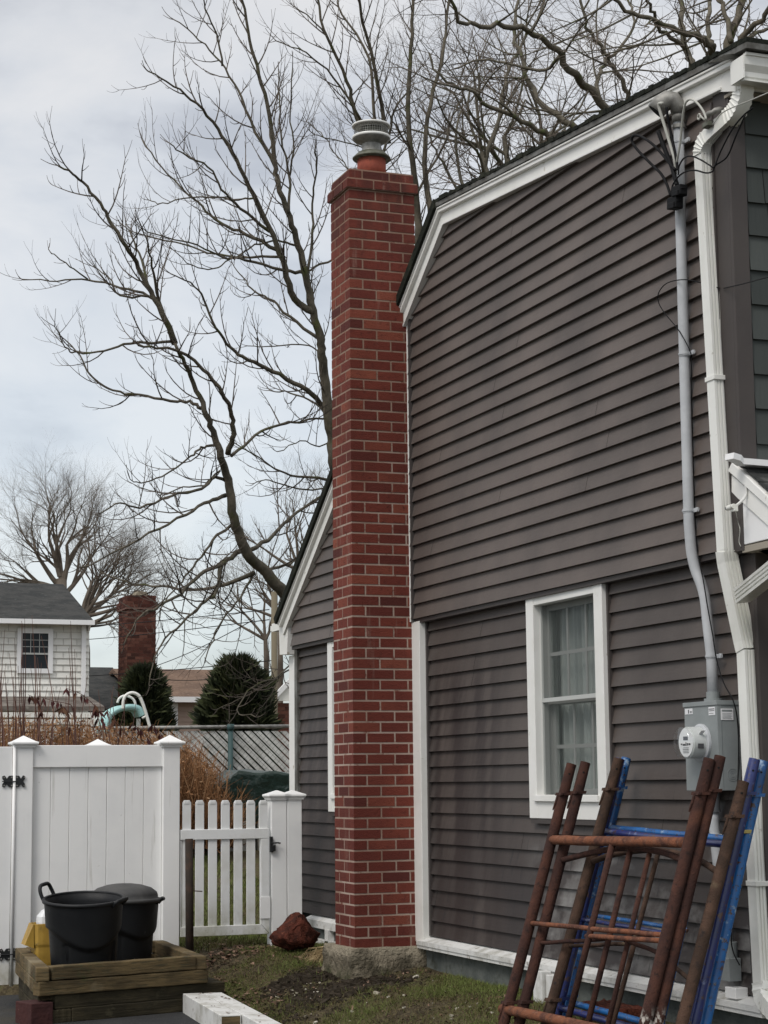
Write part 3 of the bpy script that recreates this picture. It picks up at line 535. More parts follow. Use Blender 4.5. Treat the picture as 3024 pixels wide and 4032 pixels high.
# --- windows
def window(y0, y1, z0, z1, full=True, lab=None):
    w = None
    x = WL; cw = .104
    mb = MB()
    mb.box(WU+.005, x+.03, y0, y0+cw, z0+.0, z1-.022); mb.box(WU+.005, x+.03, y1-cw, y1, z0+.0, z1-.022)   # jambs
    mb.box(WU+.008, x+.03, y0+cw, y1-cw, z1-.075, z1-.022)
    mb.prism([(y0, z0), (y0+cw, z0+.10), (y1-cw, z0+.10), (y1, z0)], 'x', WU+.008, x+.02)
    mb.box(WU-.012, x+.03, y0+cw-.02, y1-cw+.02, z0+.10, z0+.138)
    fr = obj('window', mb, M['white_trim'], house, bevel=.003, label=lab)
    mb = MB(); mb.box(WU+.012, x+.01, y0+.003, y1-.003, z0-.03, z0-.002); obj('drip_cap', mb, M['brown_trim'], fr)
    iy0, iy1, iz0, iz1 = y0+cw, y1-cw, z0+.138, z1-.075; zm = (iz0+iz1)/2+.0
    mb = MB(); t = .03
    for (a, b, dx) in ((iz0, zm, .060), (zm-.03, iz1, .030)):
        X0, X1 = x+dx, x+dx+.022
        mb.box(X0, X1, iy0, iy0+t+.01, a, b); mb.box(X0, X1, iy1-t-.01, iy1, a, b); mb.box(X0, X1, iy0+t+.01, iy1-t-.01, a, a+.035); mb.box(X0, X1, iy0+t+.01, iy1-t-.01, b-.035, b)
    mb.box(x-.01, x+.03, iy0, iy0+.012, iz0, iz1); mb.box(x-.01, x+.03, iy1-.012, iy1, iz0, iz1); mb.box(x-.012, x+.0, iy0, iy1, zm-.018, zm+.006)
    mb.box(x+.01, x+.1, iy0-.01, iy0-.001, iz0, iz1); mb.box(x+.01, x+.1, iy1+.001, iy1+.01, iz0, iz1)
    obj('sash', mb, M['sash'], fr)
    mb = MB(); gy = [iy0+.04+(iy1-iy0-.08)*k/3 for k in (1, 2)]
    for a, b, dx in ((iz0+.035, zm-.035, .074), (zm+.005, iz1-.035, .044)):
        for yy in gy: mb.box(x+dx-.012, x+dx-.004, yy-.011, yy+.011, a, b)
        zz = (a+b)/2; mb.box(x+dx-.011, x+dx-.005, iy0+.04, iy1-.04, zz-.011, zz+.011)
    obj('muntin', mb, M['sash'], fr)
    mb = MB(); mb.add([(x+.071, iy0+.04, iz0+.035), (x+.071, iy1-.04, iz0+.035), (x+.071, iy1-.04, zm-.03), (x+.071, iy0+.04, zm-.03)], [(0, 1, 2, 3)])
    mb.add([(x+.041, iy0+.04, zm), (x+.041, iy1-.04, zm), (x+.041, iy1-.04, iz1-.03), (x+.041, iy0+.04, iz1-.03)], [(0, 1, 2, 3)]); obj('pane', mb, M['glass'], fr)
    mb = MB(); mb.add([(x+.0, iy0+.012, iz0+.002), (x+.0, iy1-.012, iz0+.002), (x+.0, iy1-.012, iz1), (x+.0, iy0+.012, iz1)], [(0, 1, 2, 3)]); obj('insect_screen', mb, M['screen'], fr)
    mb = MB(); N_ = 90; gap = (iy0+iy1)/2+.10
    for (ya, yb) in ((iy0-.05, gap-.004), (gap+.004, iy1+.05)):
        pts = []
        for i in range(N_+1):
            yy = ya+(yb-ya)*i/N_; pts.append((x+.135+.022*math.sin(yy*95+2*math.sin(yy*31))+.006*math.sin(yy*240), yy))
        mb.add([(p[0], p[1], zz) for zz in (iz0-.02, iz1+.02) for p in pts], [(i, i+1, N_+2+i, N_+1+i) for i in range(N_)])
    obj('curtain', mb, M['curtain'], fr, smooth=True)
    mb = MB(); mb.box(x+.45, x+.5, iy0-.3, iy1+.3, iz0-.3, iz1+.25); mb.box(x+.125, x+.45, iy0-.3, iy0-.28, iz0-.3, iz1+.25); mb.box(x+.125, x+.45, iy1+.28, iy1+.3, iz0-.3, iz1+.25); mb.box(x+.125, x+.45, iy0-.28, iy1+.28, iz0-.3, iz0-.28); mb.box(x+.125, x+.45, iy0-.28, iy1+.28, iz1+.2, iz1+.22); obj('room_wall', mb, M['dark'], fr)
window(*WY, lab='double-hung window beside the electric meter')
window(*WY2, lab='double-hung window half hidden by the chimney')
# ================================================================== chimney
CX0, CY0, CLX, CLY, CZ0, CZ1, CH = 4.508, 12.5, .497, .392, .40, 5.675, .0727
chim = empty('chimney', (4.76, 12.69, .15), 'tall slim red brick chimney on a concrete footing against the brown house', 'chimney')
def brick_box(mb, x0, x1, y0, y1, z0, z1):
    mb.tint = min(1, max(0, rnd.gauss(.5, .24))); j = lambda: rnd.uniform(-.0007, .0007); a, b, c, d = x0+j()*.4, x1+j(), y0+j(), y1+j()
    e, f = z0+j(), z1+j(); c_ = .0010
    # chamfered box
    vs = []
    for z, i in ((e, c_), (e+c_, 0), (f-c_, 0), (f, c_)): vs += [(a+i, c+i, z), (b-i, c+i, z), (b-i, d-i, z), (a+i, d-i, z)]
    fs = [(0, 3, 2, 1), (12, 13, 14, 15)]+[(l*4+k, l*4+(k+1) % 4, (l+1)*4+(k+1) % 4, (l+1)*4+k) for l in range(3) for k in range(4)]
    mb.add(vs, fs)
def ring(mb, z, row, x0, y0, lx, ly, grow=0, g_=.0125):
    x0 -= grow; y0 -= grow; lx += 2*grow; ly += 2*grow; x1, y1 = x0+lx, y0+ly; w = .092; z0, z1 = z, z+CH-g_
    def run(L, first):   # list of (start,end)
        o, s_ = [], 0
        for l in first: o.append((s_, min(L, s_+l)));  s_ += l+g_
        while s_ < L-.02: o.append((s_, min(L, s_+.1935))); s_ += .1935+g_
        return [(a, b) for a, b in o if b-a > .015]
    if row % 2 == 0:
        for a, b in run(lx, [.1935]): brick_box(mb, x0+a, x0+b, y0, y0+w, z0, z1)
        for a, b in run(ly-w-g_, [.1935]): brick_box(mb, x0, x0+w, y0+w+g_+a, y0+w+g_+b, z0, z1)
        for a, b in run(lx-w-g_, [.1935]): brick_box(mb, x0+w+g_+a, x0+w+g_+b, y1-w, y1, z0, z1)
        for a, b in run(ly-2*w-2*g_, [.1935]): brick_box(mb, x1-w, x1, y0+w+g_+a, y0+w+g_+b, z0, z1)
    else:
        for a, b in run(ly, [.1935]): brick_box(mb, x0, x0+w, y0+a, y0+b, z0, z1)
        for a, b in run(lx-w-g_, [.1935]): brick_box(mb, x0+w+g_+a, x0+w+g_+b, y0, y0+w, z0, z1)
        for a, b in run(lx-w-g_-w-g_, [.1935]): brick_box(mb, x0+w+g_+a, x0+w+g_+b, y1-w, y1, z0, z1)
        for a, b in run(ly-w-g_, [.1935]): brick_box(mb, x1-w, x1, y0+w+g_+a, y0+w+g_+b, z0, z1)
mb = MB(); n = int(round((CZ1-CZ0)/CH)); CH = (CZ1-CZ0)/n
for i in range(n): ring(mb, CZ0+i*CH, i, CX0, CY0, CLX, CLY)
body = obj('brick_shaft', mb, M['brick'], chim, tint=True)
mb = MB(); z = CZ0-.01
while z < CZ1:
    mb.box(CX0+.0014+rnd.uniform(-.0004, .0004), CX0+CLX-.004, CY0+.0026+rnd.uniform(-.0006, .0006), CY0+CLY-.004, z, z+CH); z += CH
obj('mortar', mb, M['mortar'], body)
mb = MB(); ring(mb, CZ1+.004, 0, CX0, CY0, CLX, CLY, .020); ring(mb, CZ1+.004+CH, 1, CX0+.004, CY0+.004, CLX-.008, CLY-.008, .0)
crown = obj('corbel_course', mb, M['brick'], chim, tint=True, label='projecting brick course under the top')
mb = MB(); mb.box(CX0-.015, CX0+CLX+.015, CY0-.015, CY0+CLY+.015, CZ1+.0, CZ1+CH+.002); mb.box(CX0+.008, CX0+CLX-.008, CY0+.008, CY0+CLY-.008, CZ1+CH, CZ1+2*CH+.003)
obj('mortar', mb, M['mortar'], crown)
zt = CZ1+2*CH
fc = U(1463, 640, 'y', CY0+.2); fx, fy = fc.x, CY0+.2
mb = MB(); mb.lathe((fx, fy, zt-.006), [(.245, -.002), (.20, .010), (.14, .022), (.102, .03)], 40, ex=1, ey=.8); obj('mortar_wash', mb, M['mortar'], chim, smooth=False, label='sloped mortar crown around the flue')
zf = EYE+(U(1463, 628, 'y', fy).z-EYE)
mb = MB(); mb.lathe((fx, fy, 0), [(.104, zt), (.104, zf), (.088, zf), (.088, zt)], 40); obj('flue_tile', mb, M['clay'], chim, smooth=True, label='round red clay flue tile')
# metal cap
zz = lambda py: U(1463, py, 'y', fy).z
cap = MB(); c0 = (fx, fy, 0)
cap.lathe(c0, [(.136, zz(628)), (.139, zz(624)), (.10, zz(604)), (.06, zz(602)), (.06, zz(606)), (.128, zz(630))], 40)
colr = obj('skirt', cap, M['galv_dark'], chim, smooth=True, label='dark drooping metal skirt')
cap = MB(); prof = [(.078, zz(604)), (.074, zz(599))]
for k in range(9): py = 597-k*3.4; prof += [(.066+(.0025 if k % 2 else 0), zz(py))]
prof += [(.070, zz(568)), (.10, zz(562)), (.128, zz(554)), (.135, zz(549)), (.136, zz(547))]
cap.lathe(c0, prof, 40); bowl = obj('wind_bowl', cap, M['galv'], chim, smooth=True, label='flared metal bowl on a ribbed neck')
mb = MB(); mb.lathe(c0, [(.136, zz(549)), (.140, zz(547)), (.140, zz(541)), (.136, zz(539)), (.130, zz(542)), (.130, zz(548))], 40, cap=(False, False)); obj('rim', mb, M['white_trim'], chim, smooth=True)
mb = MB(); n = 44; z0, z1 = zz(545), zz(499)
for k in range(n): a = 2*math.pi*k/n; mb.tube([(fx+.122*math.cos(a), fy+.122*math.sin(a), z0), (fx+.122*math.cos(a), fy+.122*math.sin(a), z1)], .0017, 4)
for j in range(5): z = z0+(z1-z0)*(j+.5)/5; mb.tube([(fx+.122*math.cos(t*.1571), fy+.122*math.sin(t*.1571), z) for t in range(41)], .0013, 4)
obj('wire_cage', mb, M['galv'], chim, label='wire mesh cage of the cap')
mb = MB(); mb.lathe(c0, [(.075, z0), (.075, z1)], 24); obj('inner_pipe', mb, M['galv_dark'], chim, smooth=True)
mb = MB(); mb.lathe(c0, [(.130, zz(502)), (.140, zz(501)), (.140, zz(495)), (.10, zz(488)), (.0, zz(484))], 40, cap=(True, False)); obj('cap_lid', mb, M['white_trim'], chim, smooth=True, label='pale round cap lid')
# footing: rough block
mb = MB(); fx0, fx1, fy0, fy1, fz0, fz1 = 4.452, 5.06, 12.425, 13.0, -.1, .405; nx, ny, nz_ = 26, 20, 16
bm = bmesh.new(); bmesh.ops.create_cube(bm, size=1); bmesh.ops.subdivide_edges(bm, edges=bm.edges, cuts=22, use_grid_fill=True)
from mathutils import noise as mn
for v in bm.verts:
    p = Vector((fx0+(fx1-fx0)*(v.co.x+.5), fy0+(fy1-fy0)*(v.co.y+.5), fz0+(fz1-fz0)*(v.co.z+.5)))
    top = sm((p.z-.30)/.1); k = 1+.00*top; c_ = Vector((4.76, 12.7, p.z)); dz_ = -.02*sm((p.z-.32)/.08)
    p = c_+(p-c_)*(1+.13*(1-sm((p.z+.05)/.38))-.045*sm((p.z-.33)/.07))
    nn = mn.noise_vector(p*7)*.020+mn.noise_vector(p*21)*.008; p += nn
    if p.z > .4: p.z = .4+(p.z-.4)*.3
    v.co = p
mb = MB(); mb.add([v.co[:] for v in bm.verts], [tuple(v.index for v in f.verts) for f in (bm.verts.index_update(), bm.faces)[1]]); bm.free()
obj('footing', mb, M['concrete'], chim, smooth=True, label='rough crumbling concrete footing')
# ================================================================== electric service
el = empty('electric_service', (4.96, 8.7, .5), 'grey electric meter box with round meter and tall conduit ending in a weatherhead', 'electric meter')
cp = [U(2672, 440, 'x', 4.90), U(2678, 800, 'x', 4.905), U(2697, 1500, 'x', 4.905), U(2713, 2060, 'x', 4.905)]
cb_ = [U(2718, 2122, 'x', 4.907), U(2724, 2180, 'x', 4.915), U(2739, 2243, 'x', 4.93), U(2762, 2303, 'x', 4.945), U(2777, 2363, 'x', 4.952), U(2785, 2440, 'x', 4.955)]
cl = [U(2802, 2588, 'x', 4.955), U(2808, 2760, 'x', 4.955)]
mb = MB(); mb.tube(cp+catmull(cb_, 5)+cl, .0275, 20); obj('conduit', mb, M['conduit'], el, smooth=True)
mb = MB(); mb.tube([cl[1]+Vector((0, 0, .045)), cl[1]+Vector((0, 0, .012))], .033, 20); mb.tube([cl[1]+Vector((0, 0, .012)), cl[1]-Vector((0, 0, .006))], .045, 20); obj('collar', mb, M['meter_grey'], el, smooth=False)
def hoop(px, py, x, r=.030):
    c = U(px, py, 'x', x); mb = MB(); mb.tube([c+Vector((0, 0, -.011)), c+Vector((0, 0, .011))], r, 20); mb.tube([c+Vector((0, 0, -.004)), c+Vector((0, 0, .004))], r+.003, 20)
    mb.box(x+.012, x+.02, c.y-r-.042, c.y, c.z-.010, c.z+.010); mb.tube([(x+.01, c.y-r-.03, c.z), (x+.022, c.y-r-.03, c.z)], .012, 12)
    obj('strap', mb, M['conduit'], el)
for a in ((2676, 562, 4.905), (2696, 1395, 4.905), (2711, 2012, 4.905), (2802, 2585, 4.955)): hoop(*a)
# weatherhead
wc = U(2668, 432, 'x', 4.885)
mb = MB(); hd = []
for i in range(9):
    t = i/8; ang = t*R(118); ctr = Vector((4.885-.030*math.sin(ang*.8)-.05*t, wc.y+.015*t*4*.5, wc.z+.010+.05*math.sin(ang)-.035*t)); hd.append(ctr)
mb.tube([Vector((4.90, cp[0].y, wc.z-.06)), Vector((4.90, cp[0].y, wc.z-.0))], .036, 20)
mb.tube([Vector((4.90, cp[0].y-.005, wc.z-.02)), Vector((4.893, cp[0].y, wc.z+.03)), Vector((4.875, cp[0].y+.006, wc.z+.052)), Vector((4.85, cp[0].y+.022, wc.z+.060)), Vector((4.825, cp[0].y+.044, wc.z+.044)), Vector((4.80, cp[0].y+.062, wc.z+.008))], [.037, .043, .050, .053, .053, .050], 22)
obj('weatherhead', mb, M['galv'], el, smooth=True, label='hooded metal weatherhead')
mb = MB(); e0 = Vector((4.80, cp[0].y+.062, wc.z+.008)); dr = Vector((-.025, .018, -.03)).normalized(); mb.tube([e0-dr*.004, e0+dr*.004], .043, 20); obj('insulator_plate', mb, M['dark'], el)
mb = MB(); mb.tube([Vector((4.90, cp[0].y, wc.z-.095)), Vector((4.90, cp[0].y, wc.z-.075))], .034, 18); mb.box(4.86, 4.94, cp[0].y-.008, cp[0].y+.008, wc.z-.092, wc.z-.078); obj('clamp', mb, M['galv'], el)
# meter box
X0 = 4.875; t0, t1 = U(2693, 2768, 'x', X0), U(2822, 2758, 'x', X0); b0 = U(2708, 3113, 'x', X0); yA, yB, zT, zBt = t0.y, t1.y, (t0.z+t1.z)/2, b0.z
mb = MB(); mb.box(X0, 5.0, yB, yA, zBt, zT-.012); mb.box(X0-.006, 5.0, yB-.006, yA+.004, zT-.022, zT); mb.box(X0-.002, X0+.022, yB-.003, yB+.0005, zBt, zT-.022)
box_ = obj('meter_box', mb, M['meter_grey'], el, bevel=.003)
mb = MB()
c = (X0+.075, yB-.001, zBt+.075)
for r in (.030, .020, .011): mb.tube([(c[0]+r*math.cos(t*.2618), yB-.001, c[2]+r*math.sin(t*.2618)) for t in range(25)], .0012, 4)
obj('knockout', mb, M['meter_grey'], box_)
def sticker(y0, y1, z0, z1, side=False):
    mb = MB()
    if side: mb.box(y0, y1, yB-.0035, yB-.002, z0, z1)
    else: mb.box(X0-.0022, X0+.001, y0, y1, z0, z1)
    return obj('sticker', mb, M['sticker'], box_)
w_ = yA-yB
s = sticker(yA-.085, yA-.012, zT-.058, zT-.030); mb = MB(); mb.box(X0-.0032, X0-.0023, yA-.052, yA-.044, zT-.054, zT-.035); mb.box(X0-.0032, X0-.0023, yA-.080, yA-.062, zT-.046, zT-.043); mb.box(X0-.0032, X0-.0023, yA-.078, yA-.064, zT-.052, zT-.049); obj('print', mb, M['ink'], s)
s = sticker(yB+.018, yB+.078, zT-.070, zT-.030); mb = MB(); mb.box(X0-.0032, X0-.0023, yB+.022, yB+.074, zT-.042, zT-.038); mb.box(X0-.0032, X0-.0023, yB+.022, yB+.074, zT-.050, zT-.047); mb.box(X0-.0032, X0-.0023, yB+.030, yB+.074, zT-.062, zT-.060); obj('print', mb, M['ink'], s)
s = sticker(X0+.018, X0+.088, zT-.095, zT-.040, True); mb = MB(); mb.box(X0+.024, X0+.082, yB-.0046, yB-.0036, zT-.054, zT-.045)
for k in range(5): mb.box(X0+.026, X0+.080-.006*(k % 2), yB-.0046, yB-.0036, zT-.0650-k*.006, zT-.0635-k*.006)
obj('print', mb, M['meter_grey'], s)
mc = U(2765, 2924, 'x', X0); mb = MB()
def xl(mb, c, prof, n=40):   # lathe along -x
    vs = [(c.x-d, c.y+r*math.cos(2*math.pi*k/n), c.z+r*math.sin(2*math.pi*k/n)) for r, d in prof for k in range(n)]; m_ = len(prof)
    mb.add(vs, [(j*n+k, j*n+(k+1) % n, (j+1)*n+(k+1) % n, (j+1)*n+k) for j in range(m_-1) for k in range(n)]+[tuple(range(n)), tuple(range((m_-1)*n, m_*n))])
xl(mb, mc, [(.092, 0), (.092, .014), (.084, .018), (.084, .020)]); ringm = obj('meter_ring', mb, M['conduit'], el, smooth=False, bevel=.002)
mb = MB(); xl(mb, mc, [(.078, .018), (.077, .085), (.074, .088)]); met = obj('meter', mb, mat('meter_white', (.52, .54, .53), .35), el, smooth=False)
mb = MB(); n = 40; vs = [(mc.x-d, mc.y+r*math.cos(2*math.pi*k/n), mc.z+r*math.sin(2*math.pi*k/n)) for r, d in ((.080, .085), (.080, .112), (.074, .122), (.0, .126)) for k in range(n)]
mb.add(vs, [(j*n+k, j*n+(k+1) % n, (j+1)*n+(k+1) % n, (j+1)*n+k) for j in range(3) for k in range(n)]); obj('glass_cover', mb, M['clear'], met, smooth=True)
mb = MB(); xl(mb, mc, [(.070, .088), (.070, .092)]); dial = obj('dial_plate', mb, M['sticker'], met)
mb = MB(); X = mc.x-.0935; B = lambda y0, y1, z0, z1: mb.box(X, X+.001, mc.y+y0, mc.y+y1, mc.z+z0, mc.z+z1)
B(-.022, .022, .012, .030); B(-.045, -.028, -.012, -.004); B(-.022, -.012, -.014, -.003); B(-.006, .0, -.016, .002); B(.004, .03, -.014, -.006); B(.036, .048, -.010, -.004)
for k in range(4): B(-.028, .028, -.026-k*.008, -.024-k*.008)
obj('print', mb, M['ink'], met)
mb = MB(); mb.obox((mc.x-.052, mc.y-.0765, mc.z-.018), (1, 0, 0), (0, 1, 0), (0, 0, 1), .016, .0012, .012); obj('print', mb, M['ink'], met)
mb = MB(); mb.obox((mc.x-.046, mc.y-.066, mc.z+.040), (1, 0, 0), (0, .52, .85), (0, -.85, .52), .011, .001, .034); obj('sticker', mb, M['sticker'], met)
lo = [U(2802, 3120, 'x', 4.955), U(2810, 3200, 'x', 4.96), U(2816, 3300, 'x', 4.965), U(2838, 3500, 'x', 4.968), U(2866, 3720, 'x', 4.968)]
mb = MB(); mb.tube([lo[0]+Vector((0, 0, .03)), lo[0], lo[1]], .036, 18); mb.tube(catmull(lo[1:], 4), .026, 18); obj('conduit', mb, M['conduit'], el, smooth=True, label='lower conduit from the box to the ground')
c = U(2880, 3815, 'x', 4.975); mb = MB(); mb.box(4.93, 5.0, c.y-.052, c.y+.052, c.z-.055, c.z+.055); mb.tube([c+Vector((0, 0, .05)), c+Vector((0, 0, .13))], .033, 16); obj('junction_box', mb, M['meter_grey'], el, bevel=.004)
hoop(2815, 3292, 4.962, .030)
c = U(2902, 3908, 'x', 4.97); mb = MB(); mb.box(4.93, 5.0, c.y-.052, c.y+.045, c.z-.026, c.z+.026)
vb = obj('outlet_box', mb, M['vinyl'], None, bevel=.003, label='small white plastic box low on the wall above the sill board', cat='outlet box')
# ================================================================== cables
Z = lambda x, y, X=4.86: U(2400+.3762*x, 350+.3762*y, 'x', X)
def cable(pts, r, m, name, label, cat='cable', dx=None, grp=None, n=5):
    mb = MB(); mb.tube(catmull(pts, n), r, 8); return obj(name, mb, M[m], None, smooth=True, label=label, cat=cat, group=grp)
tk = .0075
cable([Z(640, 1120, 4.84), Z(600, 1000, 4.84), Z(540, 890, 4.83), Z(470, 820, 4.82), Z(350, 700, 4.80), Z(270, 610, 4.79), Z(232, 530, 4.78), Z(265, 485, 4.78), Z(340, 505, 4.79), Z(440, 570, 4.80), Z(540, 670, 4.82), Z(620, 770, 4.83), Z(690, 850, 4.84)], tk, 'cable', 'service_cable', 'thick black service cable in a wide loop left of the conduit')
cable([Z(595, 190, 4.80), Z(610, 300, 4.81), Z(640, 450, 4.83), Z(680, 640, 4.84), Z(705, 780, 4.84), Z(712, 850, 4.84)], tk, 'cable', 'service_cable', 'black cable hanging straight out of the weatherhead')
cable([Z(560, 150, 4.79), Z(515, 160, 4.78), Z(530, 240, 4.79), Z(580, 400, 4.81), Z(640, 600, 4.83), Z(680, 740, 4.84), Z(690, 850, 4.85), Z(680, 1000, 4.86)], .0085, 'cable_grey', 'service_cable', 'light grey cable looping out of the weatherhead mouth')
cable([Z(1012, 320, 4.80), Z(985, 240, 4.80), Z(920, 150, 4.79), Z(850, 108, 4.79), Z(795, 150, 4.79), Z(768, 280, 4.80), Z(748, 480, 4.82), Z(725, 650, 4.83), Z(700, 780, 4.84)], .006, 'cable_grey', 'service_cable', 'pale grey wire arching from the clamp down to the splice')
cable([Z(510, 440, 4.81), Z(560, 580, 4.82), Z(610, 710, 4.83), Z(655, 820, 4.84), Z(690, 950, 4.84), Z(708, 1010, 4.84)], .012, 'cable', 'splice', 'stubby taped black splice pointing up beside the conduit', 'cable splice')
cable([Z(720, 900, 4.83), Z(728, 810, 4.83), Z(780, 725, 4.83), Z(860, 705, 4.82), Z(960, 745, 4.81), Z(1050, 800, 4.81), Z(1095, 815, 4.82), Z(1160, 660, 4.84), Z(1280, 430, 4.84), Z(1400, 280, 4.84), Z(1500, 200, 4.84)], .0042, 'cable', 'wire', 'thin black wire crossing the upper downspout, the higher of the two')
cable([Z(645, 1120, 4.83), Z(660, 1010, 4.83), Z(720, 920, 4.83), Z(800, 865, 4.82), Z(900, 853, 4.81), Z(1010, 880, 4.81), Z(1080, 862, 4.82), Z(1110, 800, 4.83), Z(1230, 710, 4.84), Z(1320, 500, 4.84), Z(1420, 270, 4.84)], .0042, 'cable', 'wire', 'thin black wire crossing the upper downspout, the lower of the two')
for (a, b, lab) in (((730, 1065), (.036, .026), 'black plastic splice housing on the conduit, the upper one'), ((685, 1195), (.038, .030), 'black plastic splice housing on the conduit, the lower one')):
    c = Z(a[0], a[1], 4.84); mb = MB(); mb.obox(c, (0, -.95, -.12), (1, 0, 0), (0, -.12, .95), b[0]+.010, .022, b[1]); mb.obox(c+Vector((0, -.0, -.016)), (0, -.95, -.12), (1, 0, 0), (0, -.12, .95), b[0]-.004, .029, b[1]*.55); mb.obox(c+Vector((-.004, 0, .006)), (0, -.95, -.12), (1, 0, 0), (0, -.12, .95), b[0]+.016, .014, b[1]*.2)
    obj('splice_housing', mb, M['cable'], None, bevel=.004, label=lab, cat='splice box')
Q2 = lambda x, y, X=4.88: U(1512+.9114*x, .9114*y, 'x', X)
cable([U(3060, 1083, 'x', 4.70), U(2990, 1100, 'x', 4.80), U(2925, 1118, 'x', 4.87), U(2850, 1135, 'x', 4.93)], .0028, 'cable', 'wire', 'thin black wire running off to the right from the corner board')
cable([Q2(1450, 1245, 4.93), Q2(1380, 1225, 4.90), Q2(1300, 1208, 4.87), Q2(1225, 1222, 4.87), Q2(1188, 1262, 4.88), Q2(1186, 1305, 4.89), Q2(1212, 1352, 4.89), Q2(1262, 1412, 4.88), U(2685, 1320, 'x', 4.875), U(2712, 1370, 'x', 4.89), U(2722, 1400, 'x', 4.925)], .0028, 'cable', 'wire', 'thin black wire hanging in a loop left of the conduit')
cable([U(2722, 1400, 'x', 4.93), U(2726, 1700, 'x', 4.935), U(2738, 2060, 'x', 4.935), U(2752, 2200, 'x', 4.935), U(2770, 2290, 'x', 4.915), U(2786, 2390, 'x', 4.918), U(2806, 2500, 'x', 4.925), U(2822, 2600, 'x', 4.93), U(2850, 2690, 'x', 4.93), U(2888, 2762, 'x', 4.93), U(2905, 2850, 'y', yB-.006), U(2908, 3000, 'y', yB-.006), U(2902, 3130, 'x', 4.95), U(2898, 3300, 'x', 4.965), U(2880, 3650, 'x', 4.93), U(2885, 3740, 'x', 4.93), U(2912, 3800, 'x', 4.94)], .0032, 'cable', 'wire', 'thin black wire running down beside the conduit and over the side of the meter box')
# wire clamp and insulator
ins = empty('insulator', Z(1060, 300, 4.85), 'small grey porcelain wire insulator with a clamp beside the slanting downspout', 'insulator')
mb = MB(); mb.tube([Z(1010, 275, 4.86), Z(1040, 262, 4.865), Z(1075, 250, 4.875), Z(1110, 232, 4.885), Z(1150, 215, 4.90), Z(1190, 225, 4.93)], [.010, .016, .013, .018, .014, .016], 12); obj('body', mb, M['galv'], ins, smooth=True)
mb = MB(); c = Z(938, 292, 4.80); mb.tube([c+Vector((.0, .013*math.cos(t*.5236), .014*math.sin(t*.5236))) for t in range(13)], .0045, 8); mb.tube([c+Vector((0, -.014, 0)), Z(1000, 330, 4.81)], .005, 8); obj('eye_bolt', mb, M['cable_grey'], ins, smooth=True)
mb = MB(); mb.obox(Z(1020, 375, 4.82), (0, -1, .04), (1, 0, 0), (0, 0, 1), .026, .014, .013); obj('clamp', mb, M['galv_dark'], ins, bevel=.003)
cable([Z(1080, 372, 4.82), U(2850, 440, 'x', 4.84), U(2962, 392, 'x', 4.80), U(3060, 350, 'x', 4.6)], .0032, 'cable_grey', 'wire', 'thin grey wire running off to the upper right under the gutter', 'cable')
# ================================================================== scaffold frames
def scaffold(label, xt, yL, yR, zl, zr, tan, m, bars=(), verts=(), arch=None, barm=None, r=.0285, grp='steel scaffold frames leaning against the house wall', holes=True, extras=()):
    root = empty('scaffold_frame', (xt-1.35*tan, (yL+yR)/2, .15), label, 'scaffold frame', grp)
    pt = lambda y, z: Vector((xt-(((zl+zr)/2)-z)*tan, y, z))
    zb = lambda y: .14
    for y, z in ((yL, zl), (yR, zr)):
        a = pt(y, z); b = pt(y, .10); mb = MB()
        mb.tube([a, a.lerp(b, .12), b], [r*.93, r, r], 16, cap=False)
        t = (b-a).normalized(); mb.tube([a+t*.002, a+t*.004], r*.80, 16)
        L_ = obj('leg', mb, M[m], root, smooth=True)
        if holes:
            h = a+t*.055; mb = MB(); mb.tube([h-Vector((.92, -.39, 0)).normalized()*(-r*.6), h+Vector((-.40, -.92, 0)).normalized()*(r+.0006)], .0048, 10); obj('pin_hole_shade', mb, M['dark'], L_)  # solid dark plug, its colour stands for the shade inside the hole
        if 'lock' in extras or True:
            k = a+t*.165; mb = MB(); s_ = 1 if y == yL else 1
            mb.obox(k, (0, 1, 0), (1, 0, 0), t, r+.006, r+.004, .008); mb.tube([k+Vector((-.02, -r-.004, 0)), k+Vector((-.035, -r-.022, .0))], .005, 8)
            mb.tube([k+Vector((-r-.004, 0, 0)), k+Vector((-r-.006, 0, 0))+t*.045, k+Vector((-r-.006, .008, 0))+t*.085, k+Vector((-r-.002, .014, 0))+t*.045, k+Vector((-r-.002, .010, 0))], .0042, 6)
            obj('brace_lock', mb, M[m], L_)
            k = a+t*1.28; mb = MB(); mb.obox(k, (0, 1, 0), (1, 0, 0), t, r+.006, r+.004, .008); mb.tube([k+Vector((-r-.004, 0, 0)), k+Vector((-r-.006, 0, 0))+t*.05, k+Vector((-r-.004, .008, 0))+t*.09], .0042, 6); obj('brace_lock', mb, M[m], L_)
    for (ya, za, yb, zb_, rr) in bars:
        mb = MB(); p, q = pt(ya, za), pt(yb, zb_); mb.tube([p.lerp(q, i/8)+Vector((0, 0, rnd.uniform(-.0015, .0015))) for i in range(9)], rr, 12); obj('crossbar', mb, M[barm or m], root, smooth=True)
    for (y, z0, z1, rr) in verts:
        mb = MB(); mb.tube([pt(y, z0), pt(y, z1)], rr, 12); obj('inner_post', mb, M[m], root, smooth=True)
    if arch:
        mb = MB(); mb.tube(catmull([pt(*a) for a in arch], 5), .0155, 12); obj('arch_bar', mb, M[m], root, smooth=True)
    return root
scaffold('red-brown rusty scaffold frame in front of the others with the orange top bar', 4.62, 9.385, 7.945, 1.587, 1.593, .318, 'rust',
    bars=((9.40, 1.19, 7.95, 1.212, .025), (9.39, .765, 7.95, .80, .0125), (8.72, .745, 7.95, .775, .0125), (9.45, .33, 7.95, .352, .026)), verts=((8.69, 1.20, .34, .0165),), barm='rust_bar')
